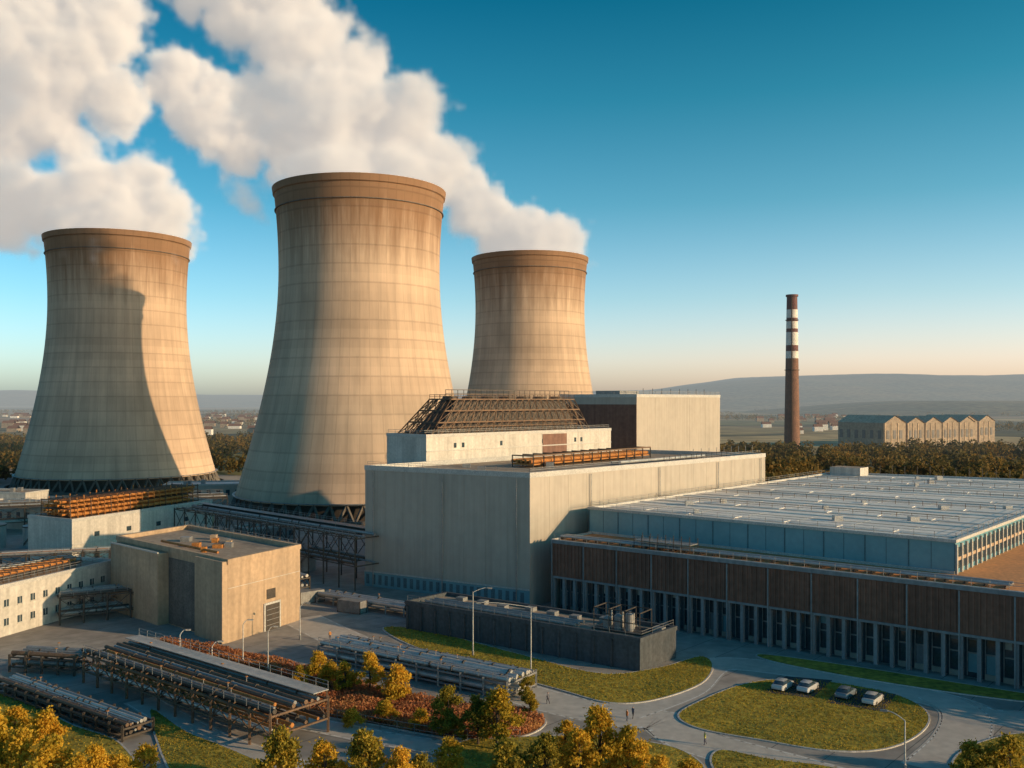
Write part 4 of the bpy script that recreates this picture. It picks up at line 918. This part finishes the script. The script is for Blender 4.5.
def steam(blobs,res=1.15,seed=0.0,amp=1.0):
    ng=bpy.data.node_groups.new('steam_gn','GeometryNodeTree'); ng.interface.new_socket('Geometry',in_out='OUTPUT',socket_type='NodeSocketGeometry')
    ng.interface.new_socket('Geometry',in_out='INPUT',socket_type='NodeSocketGeometry')
    L=ng.links.new; out=ng.nodes.new('NodeGroupOutput'); pos=ng.nodes.new('GeometryNodeInputPosition')
    def mth(op,a,b_=None,c=None):
        n=ng.nodes.new('ShaderNodeMath'); n.operation=op
        for i,q in enumerate((a,b_,c)):
            if q is None: continue
            if isinstance(q,(int,float)): n.inputs[i].default_value=q
            else: L(q,n.inputs[i])
        return n.outputs[0]
    n0=ng.nodes.new('ShaderNodeTexNoise'); n0.inputs['Scale'].default_value=.028; n0.inputs['Detail'].default_value=2
    off=ng.nodes.new('ShaderNodeVectorMath'); off.operation='ADD'; off.inputs[1].default_value=(seed*100,seed*37,0); L(pos.outputs[0],off.inputs[0]); L(off.outputs[0],n0.inputs['Vector'])
    sb=ng.nodes.new('ShaderNodeVectorMath'); sb.operation='SUBTRACT'; sb.inputs[1].default_value=(.5,.5,.5); L(n0.outputs['Color'],sb.inputs[0])
    sc=ng.nodes.new('ShaderNodeVectorMath'); sc.operation='SCALE'; sc.inputs['Scale'].default_value=16; L(sb.outputs[0],sc.inputs[0])
    pp=ng.nodes.new('ShaderNodeVectorMath'); pp.operation='ADD'; L(pos.outputs[0],pp.inputs[0]); L(sc.outputs[0],pp.inputs[1])
    d=None
    for (x,y,z,r,dens) in blobs:
        s=ng.nodes.new('ShaderNodeVectorMath'); s.operation='DISTANCE'; s.inputs[1].default_value=(x,y,z); L(pp.outputs[0],s.inputs[0])
        v=mth('SUBTRACT',s.outputs['Value'],r); d=v if d is None else mth('SMOOTH_MIN',d,v,6.0)
    n1=ng.nodes.new('ShaderNodeTexNoise'); n1.inputs['Scale'].default_value=.05; n1.inputs['Detail'].default_value=6; n1.inputs['Roughness'].default_value=.66; L(off.outputs[0],n1.inputs['Vector'])
    vo=ng.nodes.new('ShaderNodeTexVoronoi'); vo.feature='SMOOTH_F1'; vo.inputs['Scale'].default_value=.085; vo.inputs['Smoothness'].default_value=.35; L(pp.outputs[0],vo.inputs['Vector'])
    vo2=ng.nodes.new('ShaderNodeTexVoronoi'); vo2.inputs['Scale'].default_value=.2; L(pp.outputs[0],vo2.inputs['Vector'])
    f=mth('MULTIPLY_ADD',mth('SUBTRACT',n1.outputs['Fac'],.5),-44.0*amp,d)
    f=mth('ADD',f,mth('MULTIPLY',mth('SUBTRACT',vo.outputs['Distance'],.45),9.0*amp)); f=mth('ADD',f,mth('MULTIPLY',mth('SUBTRACT',vo2.outputs['Distance'],.45),4.0))
    f=mth('SUBTRACT',f,2.5)
    de=mth('MULTIPLY',f,-1/6.0)
    cl=ng.nodes.new('ShaderNodeClamp'); L(de,cl.inputs['Value']); de2=mth('POWER',cl.outputs[0],1.5)
    vc=ng.nodes.new('GeometryNodeVolumeCube'); L(de2,vc.inputs['Density'])
    mn=[min(b_[i]-b_[3]-14 for b_ in blobs) for i in range(3)]; mxx=[max(b_[i]+b_[3]+14 for b_ in blobs) for i in range(3)]
    vc.inputs['Min'].default_value=mn; vc.inputs['Max'].default_value=mxx
    for nm,i in (('Resolution X',0),('Resolution Y',1),('Resolution Z',2)): vc.inputs[nm].default_value=max(8,int((mxx[i]-mn[i])/res))
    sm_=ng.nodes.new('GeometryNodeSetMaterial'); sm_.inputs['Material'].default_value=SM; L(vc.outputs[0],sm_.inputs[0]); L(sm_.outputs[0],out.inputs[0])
    me=bpy.data.meshes.new('steam_plume'); o=bpy.data.objects.new('steam_plume',me); scene.collection.objects.link(o); me.materials.append(SM)
    md=o.modifiers.new('gn','NODES'); md.node_group=ng
def bl(px,py,d,rpx,dy=0): x,y,z=W(px,py,d); return (x,y+dy,z,rpx*d/F,1)
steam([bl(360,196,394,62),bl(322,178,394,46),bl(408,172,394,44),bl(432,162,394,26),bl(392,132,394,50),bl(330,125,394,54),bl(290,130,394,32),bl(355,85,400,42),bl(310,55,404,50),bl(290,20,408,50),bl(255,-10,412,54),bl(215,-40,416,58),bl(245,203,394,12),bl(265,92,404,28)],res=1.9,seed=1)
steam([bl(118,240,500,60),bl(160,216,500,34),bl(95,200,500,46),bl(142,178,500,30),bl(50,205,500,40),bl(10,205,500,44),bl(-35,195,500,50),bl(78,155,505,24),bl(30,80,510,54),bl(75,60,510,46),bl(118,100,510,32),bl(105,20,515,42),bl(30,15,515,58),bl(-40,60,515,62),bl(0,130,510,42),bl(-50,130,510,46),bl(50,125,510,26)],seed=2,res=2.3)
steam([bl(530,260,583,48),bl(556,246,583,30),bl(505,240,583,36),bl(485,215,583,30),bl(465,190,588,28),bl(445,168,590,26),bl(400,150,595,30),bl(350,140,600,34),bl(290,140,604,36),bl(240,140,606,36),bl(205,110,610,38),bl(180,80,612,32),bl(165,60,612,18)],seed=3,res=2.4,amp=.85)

# ---------------------------------------------------------------- sky, sun, camera
w=bpy.data.worlds.new('World'); scene.world=w; w.use_nodes=True; nt=w.node_tree; bg=nt.nodes['Background']
sky=nd(nt,'ShaderNodeTexSky',sky_type='NISHITA'); sky.sun_disc=False; sky.sun_elevation=SUN_EL; sky.sun_rotation=SUN_AZ; sky.air_density=1.0; sky.dust_density=1.2; sky.ozone_density=1.5; sky.altitude=50
tc=nd(nt,'ShaderNodeTexCoord'); sx=nd(nt,'ShaderNodeSeparateXYZ'); nt.links.new(tc.outputs['Generated'],sx.inputs[0])
cr=nd(nt,'ShaderNodeValToRGB'); e=cr.color_ramp.elements
stops=[(0.0,(3.0,2.5,3.0)),(.04,(2.85,2.45,2.85)),(.105,(1.8,2.1,2.3)),(.2,(.75,1.6,1.70)),(.30,(.24,1.25,1.32)),(.39,(.05,.95,1.06)),(.7,(.2,.9,1.2))]
e[0].position=0; e[0].color=c4([q/5 for q in stops[0][1]]); e[1].position=stops[-1][0]; e[1].color=c4([q/5 for q in stops[-1][1]])
for q,c in stops[1:-1]: x=e.new(q); x.color=c4([k/5 for k in c])
nt.links.new(sx.outputs['Z'],cr.inputs[0])
mu=nd(nt,'ShaderNodeVectorMath',operation='MULTIPLY'); nt.links.new(sky.outputs[0],mu.inputs[0]); nt.links.new(cr.outputs[0],mu.inputs[1])
mr=nd(nt,'ShaderNodeMapRange'); mr.inputs['From Min'].default_value=-.45; mr.inputs['From Max'].default_value=.35; nt.links.new(sx.outputs['X'],mr.inputs['Value'])
tm=nd(nt,'ShaderNodeMix',data_type='RGBA'); tm.inputs['A'].default_value=(.56,.82,.92,1); tm.inputs['B'].default_value=(1,1,1,1); nt.links.new(mr.outputs[0],tm.inputs['Factor'])
mu2=nd(nt,'ShaderNodeVectorMath',operation='MULTIPLY'); nt.links.new(mu.outputs[0],mu2.inputs[0]); nt.links.new(tm.outputs['Result'],mu2.inputs[1])
s5=nd(nt,'ShaderNodeVectorMath',operation='SCALE'); s5.inputs['Scale'].default_value=5; nt.links.new(mu2.outputs[0],s5.inputs[0])
nt.links.new(s5.outputs[0],bg.inputs['Color']); bg.inputs['Strength'].default_value=.10
ld=bpy.data.lights.new('sun','SUN'); ld.energy=5.0; ld.angle=math.radians(.5); ld.color=(1,.68,.37); lo=bpy.data.objects.new('sun',ld); scene.collection.objects.link(lo); lo.rotation_euler=S.to_track_quat('Z','Y').to_euler(); lo.location=(300,-100,200)
cd=bpy.data.cameras.new('camera'); co=bpy.data.objects.new('camera',cd); scene.collection.objects.link(co); co.location=(0,0,H); co.rotation_euler=(math.radians(90),0,0); cd.sensor_width=36; cd.lens=F/1024*36; cd.shift_y=16/1024; cd.clip_start=.5; cd.clip_end=60000; scene.camera=co
scene.view_settings.view_transform='Standard'; scene.view_settings.look='None'; scene.view_settings.exposure=0; scene.view_settings.gamma=1
